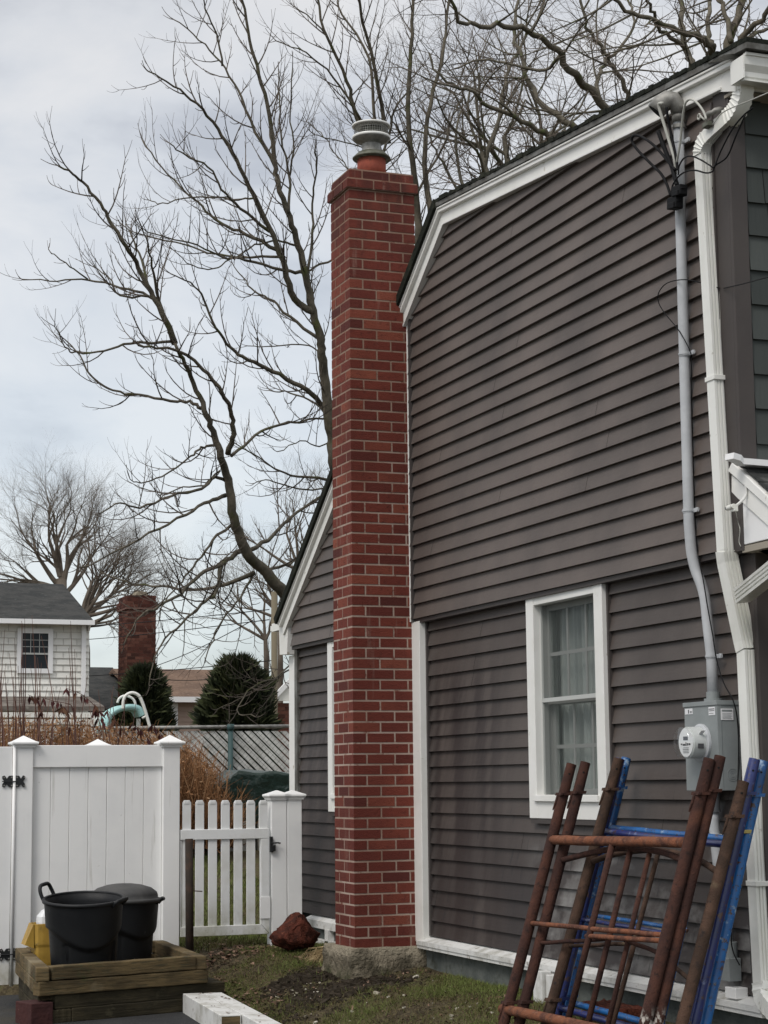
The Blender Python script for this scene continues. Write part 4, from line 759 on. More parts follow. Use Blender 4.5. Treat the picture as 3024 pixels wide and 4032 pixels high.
scaffold('rusty scaffold frame with an arched bar, directly behind the front red-brown one', 4.68, 9.337, 7.95, 1.595, 1.605, .312, 'rust',
    bars=((9.337, .665, 8.62, .735, .0105), (8.43, .742, 7.95, .70, .0105), (9.33, .32, 7.95, .34, .020)), verts=((8.60, 1.16, .2, .015), (8.40, 1.15, .2, .013)),
    arch=[(9.33, 1.085), (9.0, 1.135), (8.7, 1.165), (8.3, 1.16), (7.95, 1.11)])
scaffold('dark brown scaffold frame standing lowest, between the rusty pair and the blue pair', 4.76, 9.155, 7.847, 1.61, 1.487, .338, 'rust2',
    bars=((9.155, .66, 8.5, .72, .010), (8.25, .70, 7.847, .60, .0105)), verts=((8.47, 1.16, .1, .0125),), arch=[(9.15, 1.08), (8.9, 1.13), (8.5, 1.16), (8.1, 1.13), (7.85, 1.075)])
scaffold('dark navy blue scaffold frame between the brown one and the light blue one', 4.84, 9.26, 7.903, 1.612, 1.59, .31, 'blue_dark',
    bars=((9.27, 1.235, 7.90, 1.195, .018), (9.26, .785, 8.30, .775, .0115), (9.33, .345, 7.9, .325, .018)), verts=((8.36, 1.20, .335, .0125),))
sE = scaffold('bright blue chipped scaffold frame nearest to the wall', 4.915, 9.334, 7.951, 1.617, 1.582, .30, 'blue_light',
    bars=((9.33, 1.25, 7.95, 1.215, .017), (9.33, .80, 8.30, .79, .0115), (9.33, .36, 7.95, .34, .017)), verts=((8.33, 1.21, .35, .0125),))
p = Vector((4.915-.37*.30, 7.951, 1.60-.36)); mb = MB(); mb.obox(p+Vector((-.012, .0, .02)), (0, 1, .1), (1, 0, 0), (.3, 0, 1), .030, .026, .009); mb.tube([p+Vector((-.02, .035, .03)), p+Vector((-.03, .05, .05))], .010, 8)
obj('coupling', mb, M['brass'], sE, label='brass coloured bolt clamp', bevel=.002)
# things at the foot of the wall
mb = MB(); mb.prism([(10.28, .06), (10.40, .06), (10.40, .40), (10.36, .42), (10.28, .42)], 'x', 4.84, 4.90); mb.prism([(10.15, .06), (10.27, .06), (10.27, .405), (10.17, .405)], 'x', 4.86, 4.91)
obj('board_offcut', mb, M['white_dirty'], label='weathered white board offcut standing against the sill behind the scaffold', cat='board', bevel=.003)
mb = MB(); c = Vector((4.82, 9.35, .20)); bm = bmesh.new(); bmesh.ops.create_cube(bm, size=1); bmesh.ops.subdivide_edges(bm, edges=bm.edges, cuts=8, use_grid_fill=True); bm.verts.index_update()
mb.add([(c.x+v.co.x*.16+mn.noise(v.co*4)*.02, c.y+v.co.y*.42+mn.noise(v.co*5+Vector((3, 0, 0)))*.03, c.z+v.co.z*.26+mn.noise(v.co*6)*.02) for v in bm.verts], [tuple(v.index for v in f.verts) for f in bm.faces]); bm.free()
obj('brown_block', mb, M['stone'], smooth=True, label='crumbling brown block lying behind the scaffold frames', cat='block')  # lumpy brown block
# ================================================================== tall white fence, gates
FY = 14.5
def post(root, x0, x1, z0, z1, cap_top, y0=FY, m='vinyl', ov=.036):
    mb = MB(); w = x1-x0; mb.box(x0, x1, y0, y0+w, z0, z1); p = obj('post', mb, M[m], root, bevel=.004)
    mb = MB(); cx, cy, h = (x0+x1)/2, y0+w/2, w/2
    lv = [(h+.012, z1-.018), (h+.016, z1-.004), (h+ov-.006, z1+.004), (h+ov, z1+.012), (h+ov-.002, z1+.024), (h+ov-.02, z1+.030), (.004, cap_top)]
    vs = [(cx+sx*d, cy+sy*d, z) for d, z in lv for sx, sy in ((-1, -1), (1, -1), (1, 1), (-1, 1))]
    mb.add(vs, [(0, 3, 2, 1)]+[(j*4+k, j*4+(k+1) % 4, (j+1)*4+(k+1) % 4, (j+1)*4+k) for j in range(len(lv)-1) for k in range(4)]+[tuple(range(4*len(lv)-4, 4*len(lv)))])
    obj('post_cap', mb, M[m], p, bevel=.002); return p
def boards(mb, x0, x1, y, z0, z1, n, gap=.004):
    w = (x1-x0)/n
    for k in range(n): a, b = x0+k*w, x0+(k+1)*w; mb.prism([(a+gap, y), (b-gap, y), (b-.001, y+.005), (b-.001, y+.02), (a+.001, y+.02), (a+.001, y+.005)], 'z', z0, z1)
fen = empty('privacy_fence', (3.2, FY+.06, 0), 'tall white vinyl privacy fence panel between two capped posts behind the bins', 'fence')
post(fen, 2.575, 2.702, -.03, 1.80, 1.872); post(fen, 3.694, 3.823, .05, 1.80, 1.876)
mb = MB(); boards(mb, 2.702, 3.694, FY+.045, .06, 1.64, 7); obj('panel', mb, M['vinyl'], fen)
mb = MB(); mb.box(2.70, 3.696, FY+.022, FY+.085, 1.636, 1.800); obj('top_rail', mb, M['vinyl'], fen, bevel=.004)
mb = MB(); mb.box(2.70, 3.696, FY+.022, FY+.085, .06, .20); obj('bottom_rail', mb, M['vinyl'], fen, bevel=.004)
gt = empty('driveway_gate', (2.0, FY+.05, 0), 'white vinyl gate hung on black hinges at the left edge', 'gate')
mb = MB(); gx = 2.548
mb.box(gx-.115, gx, FY+.0, FY+.06, .02, 1.79); mb.box(1.0, gx-.115, FY+.0, FY+.06, 1.60, 1.79); mb.box(1.0, gx-.115, FY+.0, FY+.06, .02, .14)
obj('gate_frame', mb, M['vinyl'], gt, bevel=.004)
mb = MB(); boards(mb, 1.0, gx-.115, FY+.025, .14, 1.60, 9); obj('panel', mb, M['vinyl'], gt)
mb = MB(); mb.tube([(2.562, FY-.004, .02), (2.562, FY-.004, 1.80)], .013, 12); obj('hinge_strip', mb, M['vinyl'], gt, smooth=True)
for z in (1.535, .285):
    c = Vector((2.562, FY-.012, z)); mb = MB()
    for s_ in (-1, 1):
        w, h = .088*(1 if s_ < 0 else .9), .043
        pl = [(0, -h*.85), (w*.18, -h), (w*.45, -h*.95), (w*.62, -h*.45), (w*.80, -h), (w, -h*.9), (w, -h*.45), (w*.82, 0), (w, h*.45), (w, h*.9), (w*.80, h), (w*.62, h*.45), (w*.45, h*.95), (w*.18, h), (0, h*.85)]
        mb.prism([(c.x+s_*p[0], c.z+p[1]) for p in pl], 'y', c.y, c.y+.007)
    mb.tube([c+Vector((-.09, -.006, 0)), c+Vector((.02, -.006, 0))], .004, 8)
    h_ = obj('hinge', mb, M['black_metal'], gt)
    mb = MB()
    for s_ in (-1, 1):
        for u in (.02, .075):
            for v in (-.03, .03): mb.tube([c+Vector((s_*u, .0, v)), c+Vector((s_*u, -.003, v))], .006, 8)
    obj('bolt', mb, M['galv'], h_)
pg = empty('picket_gate', (4.2, FY+.05, .35), 'low white picket gate with seven pickets and grimy bottom rail', 'gate')
gx0, gx1 = 3.832, 4.535
mb = MB(); mb.box(gx0, gx1, FY, FY+.045, 1.082, 1.158); obj('top_rail', mb, M['vinyl_gate'], pg, bevel=.003)
mb = MB(); mb.prism([(gx0, .36), (gx1-.002, .36), (gx1-.067, .432), (gx0, .432)], 'y', FY, FY+.045); obj('bottom_rail', mb, M['vinyl_gate'], pg, bevel=.003, label='algae-stained bottom rail')
mb = MB(); mb.prism([(gx1, .362), (gx1, 1.08), (gx1-.067, 1.08), (gx1-.067, .435)], 'y', FY+.001, FY+.046); obj('stile', mb, M['vinyl_gate'], pg, bevel=.003); mb = MB()
mb.box(gx0, gx0+.012, FY+.012, FY+.04, .434, 1.08); obj('stile', mb, M['vinyl_gate'], pg, bevel=.002)
mb = MB(); mb.box(gx1-.076, gx1+.006, FY-.006, FY, .475, .64); obj('patch_plate', mb, M['vinyl'], pg, bevel=.002)
for a in (719, 770, 821, 871, 921, 971, 1020):
    p0, p1 = U(a, 3150, 'y', FY+.02), U(a+33, 3150, 'y', FY+.02); x0, x1 = p0.x, p1.x; zt_ = p0.z; mb = MB()
    zb_ = .43 if a < 1000 else 1.156
    mb.prism([(x0, zb_), (x1, zb_), (x1, zt_-.022), (x1-.012, zt_-.002), (x0+.012, zt_-.002), (x0, zt_-.022)], 'y', FY+.014, FY+.030)
    mb.prism([(x0+.008, zt_-.03), (x1-.008, zt_-.03), (x1-.016, zt_-.006), (x0+.016, zt_-.006)], 'y', FY+.010, FY+.014)
    obj('picket', mb, M['vinyl_gate'], pg, bevel=.0015)
mb = MB(); c = U(1068, 3325, 'y', FY-.01); mb.obox(c, (1, 0, 0), (0, 1, 0), (0, 0, 1), .011, .012, .060); mb.obox(c+Vector((.014, -.012, -.03)), (1, 0, .2), (0, 1, 0), (0, 0, 1), .016, .010, .022); mb.tube([c+Vector((0, -.012, .012)), c+Vector((.05, -.022, .012)), c+Vector((.068, -.024, .008))], .0065, 8)
obj('latch', mb, M['black_metal'], pg, bevel=.002)
for i, (a, b, lab) in enumerate(((4.553, 4.677, 'short white capped post beside the picket gate latch'), (4.682, 4.800, 'short white capped post against the house wall'))):
    r_ = empty('gate_post', ((a+b)/2, FY+.06, .3), lab, 'fence post', 'pair of white posts between gate and house'); post(r_, a, b, .2, 1.392, 1.448, m='vinyl', ov=.030)
pr = empty('side_fence', (3.9, 20, 0), 'white vinyl fence behind the tall panel, only its post caps showing', 'fence')
for x, y in ((U(391, 2912, 'y', 17.05).x, 17.05), (U(184, 2914, 'y', 20.9).x, 20.9), (U(10, 2918, 'y', 25.2).x, 25.2)): post(pr, x-.065, x+.065, .1, 1.83+(y-17)*.026, 1.905+(y-17)*.026, y0=y)
mb = MB(); mb.box(3.80, 3.84, 17.05, 24.8, .1, 1.72); obj('panel', mb, M['vinyl'], pr)
mb = MB(); mb.tube([(3.812, 14.15, .12), (3.808, 14.17, 1.10)], .030, 16); obj('steel_pipe', mb, M['pipe_dark'], smooth=True, label='dark rusty steel pipe standing upright by the gate hinge side', cat='pipe')
mb = MB(); mb.tube([(3.835, 14.15, .72), (3.90, 14.13, .715)], .004, 6); obj('nail', mb, M['rust2'], label='thin rusty rod sticking out of the pipe', cat='rod')
# ================================================================== planter and what stands in it
pl = empty('timber_planter', (3.0, 13.3, 0), 'raised bed frame of stacked weathered landscape timbers holding the bins', 'planter')
FL, FR, BR_, BL = Vector((2.376, 12.53)), Vector((3.585, 12.885)), Vector((3.66, 14.36)), Vector((2.53, 14.14))
def timber(p, q, z0, w=.086, h=.088, m='timber', inset=0.0):
    p, q = Vector((p[0], p[1])), Vector((q[0], q[1])); d = (q-p).normalized(); mb = MB(); n = 10; jz = rnd.uniform(-.003, .003)
    nn = Vector((-d.y, d.x)); vs = []
    for i in range(n+1):
        c = p.lerp(q, i/n); wb = .002*math.sin(i*1.7+z0*30)
        for s_, t in ((-1, 0), (1, 0), (1, 1), (-1, 1)): k = c+nn*(s_*w/2+wb); vs.append((k.x, k.y, z0+t*h+jz+.0015*math.sin(i*2.3)))
    mb.add(vs, [(i*4+k, i*4+(k+1) % 4, (i+1)*4+(k+1) % 4, (i+1)*4+k) for i in range(n) for k in range(4)]+[(0, 3, 2, 1), tuple(range(4*n, 4*n+4))])
    obj('timber', mb, M[m], pl, bevel=.007)
du, dl, dr_ = (FR-FL).normalized(), (BL-FL).normalized(), (BR_-FR).normalized(); h = .0445
timber(FL+du*h, BL+du*h, .27); timber(FR-du*h, BR_-du*h, .27); timber(FL+du*.093+dl*h, FR-du*.093+dr_*h, .27); timber(BL+du*.09-dl*h, BR_-du*.09-dr_*h, .27)
timber(FL+dl*h, FR+dr_*h, .18); timber(FL+du*h+dl*.094, BL+du*h, .18); timber(FR-du*h+dr_*.094, BR_-du*h, .18); timber(BL+du*.09-dl*h, BR_-du*.09-dr_*h, .18)
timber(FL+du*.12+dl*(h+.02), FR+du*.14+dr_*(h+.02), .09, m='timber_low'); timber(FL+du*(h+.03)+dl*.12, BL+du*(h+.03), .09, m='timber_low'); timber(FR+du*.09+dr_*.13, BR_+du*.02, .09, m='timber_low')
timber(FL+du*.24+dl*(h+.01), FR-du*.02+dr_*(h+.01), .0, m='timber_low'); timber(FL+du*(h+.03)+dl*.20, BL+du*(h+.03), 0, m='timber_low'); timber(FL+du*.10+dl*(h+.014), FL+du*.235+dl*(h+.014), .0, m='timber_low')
mb = MB(); mb.add([(FL.x+.05, FL.y+.05, .15), (FR.x-.05, FR.y+.05, .15), (BR_.x-.05, BR_.y-.03, .17), (BL.x+.05, BL.y-.03, .17)], [(0, 1, 2, 3)]); obj('bed_floor', mb, M['timber'], pl)
mb = MB(); mb.obox((2.385, 12.64, .066), (du.x, du.y, 0), (-du.y, du.x, 0), (0, 0, 1), .078, .11, .074); obj('wood_block', mb, M['red_block'], bevel=.006, label='dark red square timber block on the driveway at the planter corner', cat='wood block')
def bin_body(c, r0, r1, h, rot, tilt=(0, 0), wave=True, ph=0):
    n = 72; lv = 46; M_ = Matrix.Rotation(tilt[0], 3, 'X') @ Matrix.Rotation(tilt[1], 3, 'Y'); mb = MB(); vs = []
    def rad(z, a):
        t = z/h; r = r0+(r1-r0)*t
        if wave:
            hc = .60+.10*math.sin(2*(a+ph))+.0*math.sin(a); k = sm((t-hc)/.035+.5); r = r-.020*(1-k)
            # vertical channels between panels
            for g_ in (0, math.pi/2, math.pi, 1.5*math.pi):
                d = abs((a+ph-g_+math.pi) % (2*math.pi)-math.pi)
                if t < .56: r -= .014*(1-sm((d-.055)/.03))*sm((.60-t)/.05)
        return r
    for j in range(lv+1):
        z = h*j/lv
        for k in range(n): a = 2*math.pi*k/n; r = rad(z, a); vs.append(M_@Vector((r*math.cos(a), r*math.sin(a), z)))
    for z, dr in ((h, -.006), (h*.9, -.010), (h*.5, -.03), (.02, -.045)):
        for k in range(n): a = 2*math.pi*k/n; r = r0+(r1-r0)*z/h+dr; vs.append(M_@Vector((r*math.cos(a), r*math.sin(a), z)))
    m_ = lv+5; c = Vector(c); mb.add([v+c for v in vs], [(j*n+k, j*n+(k+1) % n, (j+1)*n+(k+1) % n, (j+1)*n+k) for j in range(m_-1) for k in range(n)]+[tuple(range(n))[::-1], tuple(range((m_-1)*n, m_*n))])
    return mb, M_
def rimring(c, M_, r, z, w=.012, hh=.014):
    mb = MB(); n = 72; c = Vector(c); prof = [(r-.004, z-hh), (r+w, z-hh), (r+w+.003, z), (r+w-.002, z+.008), (r-.004, z+.008), (r-.008, z)]
    mb.add([c+M_@Vector((rr*math.cos(2*math.pi*k/n), rr*math.sin(2*math.pi*k/n), zz_)) for rr, zz_ in prof for k in range(n)], [(j*n+k, j*n+(k+1) % n, ((j+1) % 6)*n+(k+1) % n, ((j+1) % 6)*n+k) for j in range(6) for k in range(n)]); return mb
b1c = Vector((2.80, 13.10, .155))
b1 = empty('trash_bin', b1c, 'open black plastic trash bin without a lid, tilted towards the front', 'trash bin', 'black trash bins in the planter')
mb, MM = bin_body(b1c, .226, .262, .60, 0, (R(6.5), R(-2.0)), ph=.75); obj('body', mb, M['bin'], b1, smooth=True)
obj('rim', rimring(b1c, MM, .262, .60), M['bin'], b1, smooth=True)
def handle(root, c, MM, r, z, ang, w=.075, out=.035, up=.075):
    a = Vector((math.cos(ang), math.sin(ang), 0)); t = Vector((-a.y, a.x, 0)); mb = MB()
    pts = [a*(r-.01)+t*w+Vector((0, 0, z-.03)), a*(r+out*.6)+t*w+Vector((0, 0, z+up*.45)), a*(r+out)+t*w*.7+Vector((0, 0, z+up)), a*(r+out)+Vector((0, 0, z+up*1.08)), a*(r+out)-t*w*.7+Vector((0, 0, z+up)), a*(r+out*.6)-t*w+Vector((0, 0, z+up*.45)), a*(r-.01)-t*w+Vector((0, 0, z-.03))]
    mb.tube([Vector(c)+MM@p for p in catmull(pts, 5)], .013, 10); obj('handle', mb, M['bin'], root, smooth=True)
handle(b1, b1c, MM, .262, .60, R(140)); handle(b1, b1c, MM, .262, .60, R(-40), .07, .03, .01)
b2c = Vector((3.215, 13.72, .17))
b2 = empty('trash_bin', b2c, 'black plastic trash bin with a domed grey-black lid, behind the open one', 'trash bin', 'black trash bins in the planter')
mb, MM2 = bin_body(b2c, .205, .245, .53, 0, (0, 0), ph=.35); obj('body', mb, M['bin'], b2, smooth=True)
lz = b2c.z+.53
mb = MB(); mb.lathe((b2c.x, b2c.y, lz), [(.25, -.022), (.268, -.018), (.272, .0), (.262, .006), (.240, .010), (.237, .032), (.230, .050), (.19, .080), (.12, .101), (.06, .109), (.0, .111)], 64, cap=(True, False))
lid = obj('lid', mb, M['bin_lid'], b2, smooth=True, label='domed dusty lid')
mb = MB(); tri = []
for (x, y, dz1, dz2) in ((-.155, -.10, .058, .068), (.02, -.165, .062, .072), (.165, -.02, .070, .080), (.03, .03, .092, .101)): tri.append((x, y, dz1, dz2))
mb.add([(b2c.x+x, b2c.y+y, lz+a) for x, y, a, b in tri]+[(b2c.x+x*.93, b2c.y+y*.93, lz+b+.006) for x, y, a, b in tri], [(0, 3, 2, 1), (4, 5, 6, 7), (0, 1, 5, 4), (1, 2, 6, 5), (2, 3, 7, 6), (3, 0, 4, 7)]); obj('raised_emblem', mb, M['bin_lid'], lid, bevel=.004)
handle(b2, b2c, MM2, .245, .53, R(158), .06, .05, .035); handle(b2, b2c, MM2, .245, .53, R(-22), .05, .03, .0)
yb = empty('yellow_bucket', (2.68, 13.72, .17), 'yellow plastic container with a flared lip wedged behind the open black bin', 'container')
yc = Vector((2.665, 13.72, .165)); mb = MB()
def rbox(mb, c, lv):
    vs = []
    for (hx, hy, z, ox) in lv:
        for k in range(24):
            a = 2*math.pi*k/24+math.pi/24; ca, sa = math.cos(a), math.sin(a); p_ = 5; r = (abs(ca)**p_+abs(sa)**p_)**(-1/p_); vs.append((c.x+ox+hx*r*ca, c.y+hy*r*sa, c.z+z))
    m_ = len(lv); mb.add(vs, [(j*24+k, j*24+(k+1) % 24, (j+1)*24+(k+1) % 24, (j+1)*24+k) for j in range(m_-1) for k in range(24)]+[tuple(range(24))[::-1], tuple(range((m_-1)*24, m_*24))])
rbox(mb, yc, [(.085, .085, 0, 0), (.098, .098, .23, 0), (.104, .104, .25, 0), (.106, .106, .39, 0), (.100, .100, .39, 0), (.09, .09, .2, 0)]); obj('body', mb, M['yellow'], yb, smooth=False, bevel=.003)
mb = MB(); mb.add([(yc.x-.104, yc.y-.085, yc.z+.39), (yc.x-.104, yc.y+.09, yc.z+.39), (yc.x-.165, yc.y+.05, yc.z+.25), (yc.x-.165, yc.y-.09, yc.z+.25), (yc.x-.10, yc.y-.088, yc.z+.225), (yc.x-.10, yc.y+.09, yc.z+.225)], [(0, 3, 2, 1), (3, 4, 5, 2), (0, 4, 3), (1, 2, 5)]); obj('spout_lip', mb, M['yellow'], yb)
mb = MB(); jc = Vector((2.675, 13.72, .50)); rbox(mb, jc, [(.07, .07, 0, 0), (.075, .075, .06, 0), (.072, .072, .10, 0), (.05, .05, .14, .01), (.028, .028, .155, .015), (.026, .026, .175, .015)]); 
jug = obj('plastic_jug', mb, M['jug'], None, smooth=False, bevel=.004, label='white plastic jug standing in the yellow container', cat='jug')
# ================================================================== lying posts
lpq = empty('vinyl_post', (3.42, 12.0, 0), 'hollow white post lying on the drive, the left one with the broken near end', 'post', 'white posts lying on the ground')
a, b = U(720, 3912, 'z', .127), U(868, 3998, 'z', .127); a2, b2_ = U(845, 3905, 'z', .127), U(942, 3993, 'z', .127)
def lying(root, a, d, w, L_, h=.127, hollow=None):
    a = Vector(a); d = Vector((d[0], d[1], 0)).normalized(); s_ = Vector((-d.y, d.x, 0)); mb = MB(); c0 = a+s_*(w/2); c0.z = 0
    cc = c0+d*(L_/2); cc.z = h/2; mb.obox(cc, d, s_, (0, 0, 1), L_/2, w/2, h/2); o_ = obj('shell', mb, M['white_dirty'], root, bevel=.004)
    for e_ in (-1, 1):
        mb = MB(); mb.obox(cc+d*e_*(L_/2+.0005), d, s_, (0, 0, 1), .001, w/2-.008 if e_ > 0 else w*.16, h/2-.008 if e_ > 0 else h*.2); obj('end_opening', mb, M['timber'] if e_ > 0 else M['dark'], root)
    mb = MB()
    for k in range(14):
        q_ = c0+d*rnd.uniform(.05, L_-.05)+s_*rnd.uniform(-w*.42, w*.42); mb.tint = rnd.random(); r = rnd.uniform(.005, .018); ang = rnd.uniform(0, 6.28); mb.add([(q_.x+r*math.cos(ang+i*1.57)*(1 if i % 2 else .5), q_.y+r*math.sin(ang+i*1.57), h+.003+rnd.uniform(0, .006)) for i in range(4)], [(0, 1, 2, 3)])
    obj('debris', mb, M['leaf'], root, tint=True, kind='stuff')
d1 = (b-a); lying(lpq, a, d1, .128, d1.length)
lq2 = empty('vinyl_post', (3.55, 11.9, 0), 'hollow white post lying on the drive, the right one reaching further forward', 'post', 'white posts lying on the ground')
n_ = Vector((-d1.y, d1.x, 0)).normalized(); lying(lq2, a+n_*.133+d1.normalized()*.02, d1, .125, d1.length+.55)
# ================================================================== rock, tuft, litter
bm = bmesh.new(); bmesh.ops.create_icosphere(bm, subdivisions=4, radius=1); bm.verts.index_update(); mb = MB(); vs = []
for v in bm.verts:
    p = v.co.copy(); q_ = Vector((p.x*.18, p.y*.13, p.z*.095)); q_.z += .075*math.exp(-((q_.x-.03)/.07)**2)*(1 if p.z > 0 else 0); q_ += mn.noise_vector(p*2.1)*.030+mn.noise_vector(p*6)*.012+mn.noise_vector(p*14)*.006; vs.append((4.555+q_.x, 13.95+q_.y, .378+q_.z))
mb.add(vs, [tuple(v.index for v in f.verts) for f in bm.faces]); bm.free()
obj('rock', mb, M['stone'], smooth=True, label='rough red-brown rock lying in front of the white gate posts', cat='rock')
mb = MB()
for k in range(420):
    a = rnd.uniform(0, 6.28); L_ = rnd.uniform(.07, .17); c = Vector((4.66+rnd.gauss(0, .03), 13.45+rnd.gauss(0, .03), gz(4.66, 13.45)-.005)); d = Vector((math.cos(a), math.sin(a), 0)); up = rnd.uniform(.3, 1.3); pts = [c, c+d*L_*.35+Vector((0, 0, L_*up*.6)), c+d*L_*.8+Vector((0, 0, L_*up*.55)), c+d*L_*1.15+Vector((0, 0, L_*up*.05))]
    mb.tint = rnd.random(); mb.tube(pts, [.0022, .002, .0016, .0007], 3, cap=False)
obj('dry_grass_tuft', mb, M['straw'], tint=True, label='tuft of straw-coloured dead grass in front of the rock', cat='grass tuft')
# ================================================================== beyond the fences
def PY(px, py, y): p = U(px, py, 'y', y); return (p.x, p.z)
# chain link fence with slats
YC = 22.0
cf = empty('chain_link_fence', (6.0, YC, .2), 'chain link fence with pale diagonal privacy slats and a green post behind the yard', 'fence')
xl_, xr_ = PY(380, 2868, YC)[0], PY(1240, 2858, YC)[0]; zt0, zt1 = PY(380, 2868, YC)[1], PY(1240, 2858, YC)[1]
mb = MB(); mb.tube([(xl_, YC, zt0), (xr_, YC, zt1)], .021, 10); obj('top_rail', mb, M['galv'], cf, smooth=True)
for px in (905, 250): x = PY(px, 2900, YC)[0]; mb = MB(); mb.tube([(x, YC-.03, .2), (x, YC-.03, zt0+.02)], .030, 12); mb.tube([(x, YC-.03, zt0-.02), (x, YC-.03, zt0+.05)], .042, 12); obj('post', mb, M['green_post'], cf, smooth=True)
mb = MB(); x = xl_-2.2; z0, z1 = .28, zt0-.03; H_ = z1-z0; k = 0
while x < xr_:
    w = .084; x0 = x; sh = H_*1.05
    poly = clip(clip([(x0+sh, z0), (x0+sh+w, z0), (x0+w, z1), (x0, z1)], 1, 0, xr_), -1, 0, -xl_); yo = .004*(k % 3)
    if len(poly) > 2 and rnd.random() > .02: mb.prism(poly, 'y', YC+.008+yo, YC+.012+yo)
    k += 1; x += .110
obj('privacy_slats', mb, M['slat'], cf)
mb = MB(); x = xl_-2.0
while x < xr_:
    for sg in (1, -1):
        xa, xb = (x, x+H_) if sg > 0 else (x+H_, x); p = clip(clip([(xa, z1), (xa+.004, z1), (xb+.004, z0), (xb, z0)], 1, 0, xr_), -1, 0, -xl_)
        if len(p) > 2: mb.add([(q_[0], YC+.002*sg, q_[1]) for q_ in p], [tuple(range(len(p)))])
    x += .075
obj('wire_mesh', mb, M['chainwire'], cf)
# tarp covered pile
tp = empty('covered_pile', (6.3, 20.4, .25), 'long low pile under a dark green wrinkled tarp on grey blocks behind the picket gate', 'tarp pile')
bm = bmesh.new(); bmesh.ops.create_cube(bm, size=1); bmesh.ops.subdivide_edges(bm, edges=bm.edges, cuts=14, use_grid_fill=True); bm.verts.index_update(); mb = MB()
xa, xb = PY(868, 3090, 20)[0], PY(1230, 3090, 20)[0]
for v in bm.verts:
    p = v.co.copy(); x = xa+(xb-xa)*(p.x+.5); zb = 1.08; z = zb+(1.62-zb)*(p.z+.5); y = 20+.9*(p.y+.5)
    q_ = Vector((x, y, z)); q_ += mn.noise_vector(q_*2.2)*.07+mn.noise_vector(q_*7)*.025; q_.x -= (.5-p.z)*.10*(1 if p.x < 0 else -1); q_.z -= .12*sm((.25-(p.x+.5))/.25)*(p.z+.5); mb.v.append(tuple(q_)); mb.c.append(.5)
for f in bm.faces: mb.f.append(tuple(v.index for v in f.verts)); mb.m.append(0)
bm.free(); obj('tarp', mb, M['tarp'], tp, smooth=True)
mb = MB(); x = xa
while x < xb: mb.box(x, x+.38, 20.0, 20.3, .7, 1.10+rnd.uniform(0, .06)); x += .42
obj('block_base', mb, M['block_grey'], tp, bevel=.01)
# neighbour house with white shingles
YA = 45.0
na = empty('neighbour_house', (8, 48, 0), 'white shingled two-storey house with grey roof at the left edge', 'house')
r_ = lambda px, py, y=YA: PY(px, py, y)
x1 = r_(350, 2600)[0]; ze = r_(350, 2462)[1]; zb = r_(200, 2745)[1]; x0 = x1-9
mb = MB(); ex = .152; z = zb; i = 0
while z < ze: mb.add([(x0, YA-.03, z), (x1, YA-.03, z), (x1, YA, z+ex), (x0, YA, z+ex), (x0, YA, z), (x1, YA, z)], [(0, 1, 2, 3), (0, 4, 5, 1)]); z += ex; i += 1
mb.box(x0, x1, YA+.005, YA+8, 0, ze)
w_ = obj('wall', mb, M['far_white'], na)
mb = MB(); z = zb; i = 0
while z < ze-.1:
    x = x1-.3-(i % 2)*.16
    while x > x1-3.2: mb.box(x, x+.010, YA-.034, YA-.02, z+.005, z+ex-.012); x -= .32
    mb.box(x0, x1, YA-.033, YA-.028, z-.010, z+.002); z += ex; i += 1
obj('shingle_joint', mb, mat('joint_grey', (.52, .51, .48), .9), w_)
ov = .35
e0 = r_(366, 2440, YA-ov); mb = MB(); xe = e0[0]; zE = e0[1]; rz = PY(245, 2300, YA+3.2)[1]
mb.prism([(YA-ov, zE), (YA+3.2, rz), (YA+7, zE), (YA+7, zE-.08), (YA+3.2, rz-.08), (YA-ov, zE-.05)], 'x', x0-.3, xe)
obj('roof', mb, M['far_roof'], na)
mb = MB(); mb.box(x0-.3, xe+.02, YA-ov-.12, YA-ov, zE-.13, zE-.02); obj('gutter', mb, M['far_trim'], na)
mb = MB(); mb.prism([(YA-ov, zE-.05), (YA+3.2, rz-.08), (YA+3.2, rz-.3), (YA-.1, zE-.25)], 'x', xe-.06, xe-.02); obj('rake_board', mb, M['far_trim'], na)
mb = MB(); xp = r_(326, 2600)[0]; mb.box(xp-.05, xp+.05, YA-.12, YA-.04, zb+.05, zE-.1); obj('downspout', mb, M['far_trim'], na)
def far_window(root, pxa, pya, pxb, pyb, y, tw=.11, sashes=True):
    a, b = PY(pxa, pya, y), PY(pxb, pyb, y); mb = MB(); xa, xb, za, zb_ = a[0], b[0], b[1], a[1]
    mb.box(xa, xa+tw, y-.05, y, za, zb_); mb.box(xb-tw, xb, y-.05, y, za, zb_); mb.box(xa+tw, xb-tw, y-.05, y, zb_-tw, zb_); mb.box(xa+tw, xb-tw, y-.05, y, za, za+tw)
    w = obj('window', mb, M['far_trim'], root); zm = (za+zb_)/2-.06
    mb = MB(); mb.box(xa+tw, xb-tw, y-.012, y-.008, za+tw, zb_-tw); obj('pane', mb, mat('far_glass', (.015, .02, .025), .35, .3), w)
    mb = MB(); mb.box(xa+tw, xb-tw, y-.035, y-.013, zm-.025, zm+.015)
    for k in (1, 2): x = xa+tw+(xb-xa-2*tw)*k/3; mb.box(x-.006, x+.006, y-.03, y-.013, zm, zb_-tw)
    for k in (1, 2): z = zm+(zb_-tw-zm)*k/3; mb.box(xa+tw, xb-tw, y-.03, y-.013, z-.006, z+.006)
    obj('muntin', mb, M['sash'], w)
far_window(na, 68, 2474, 206, 2652, YA-.04)
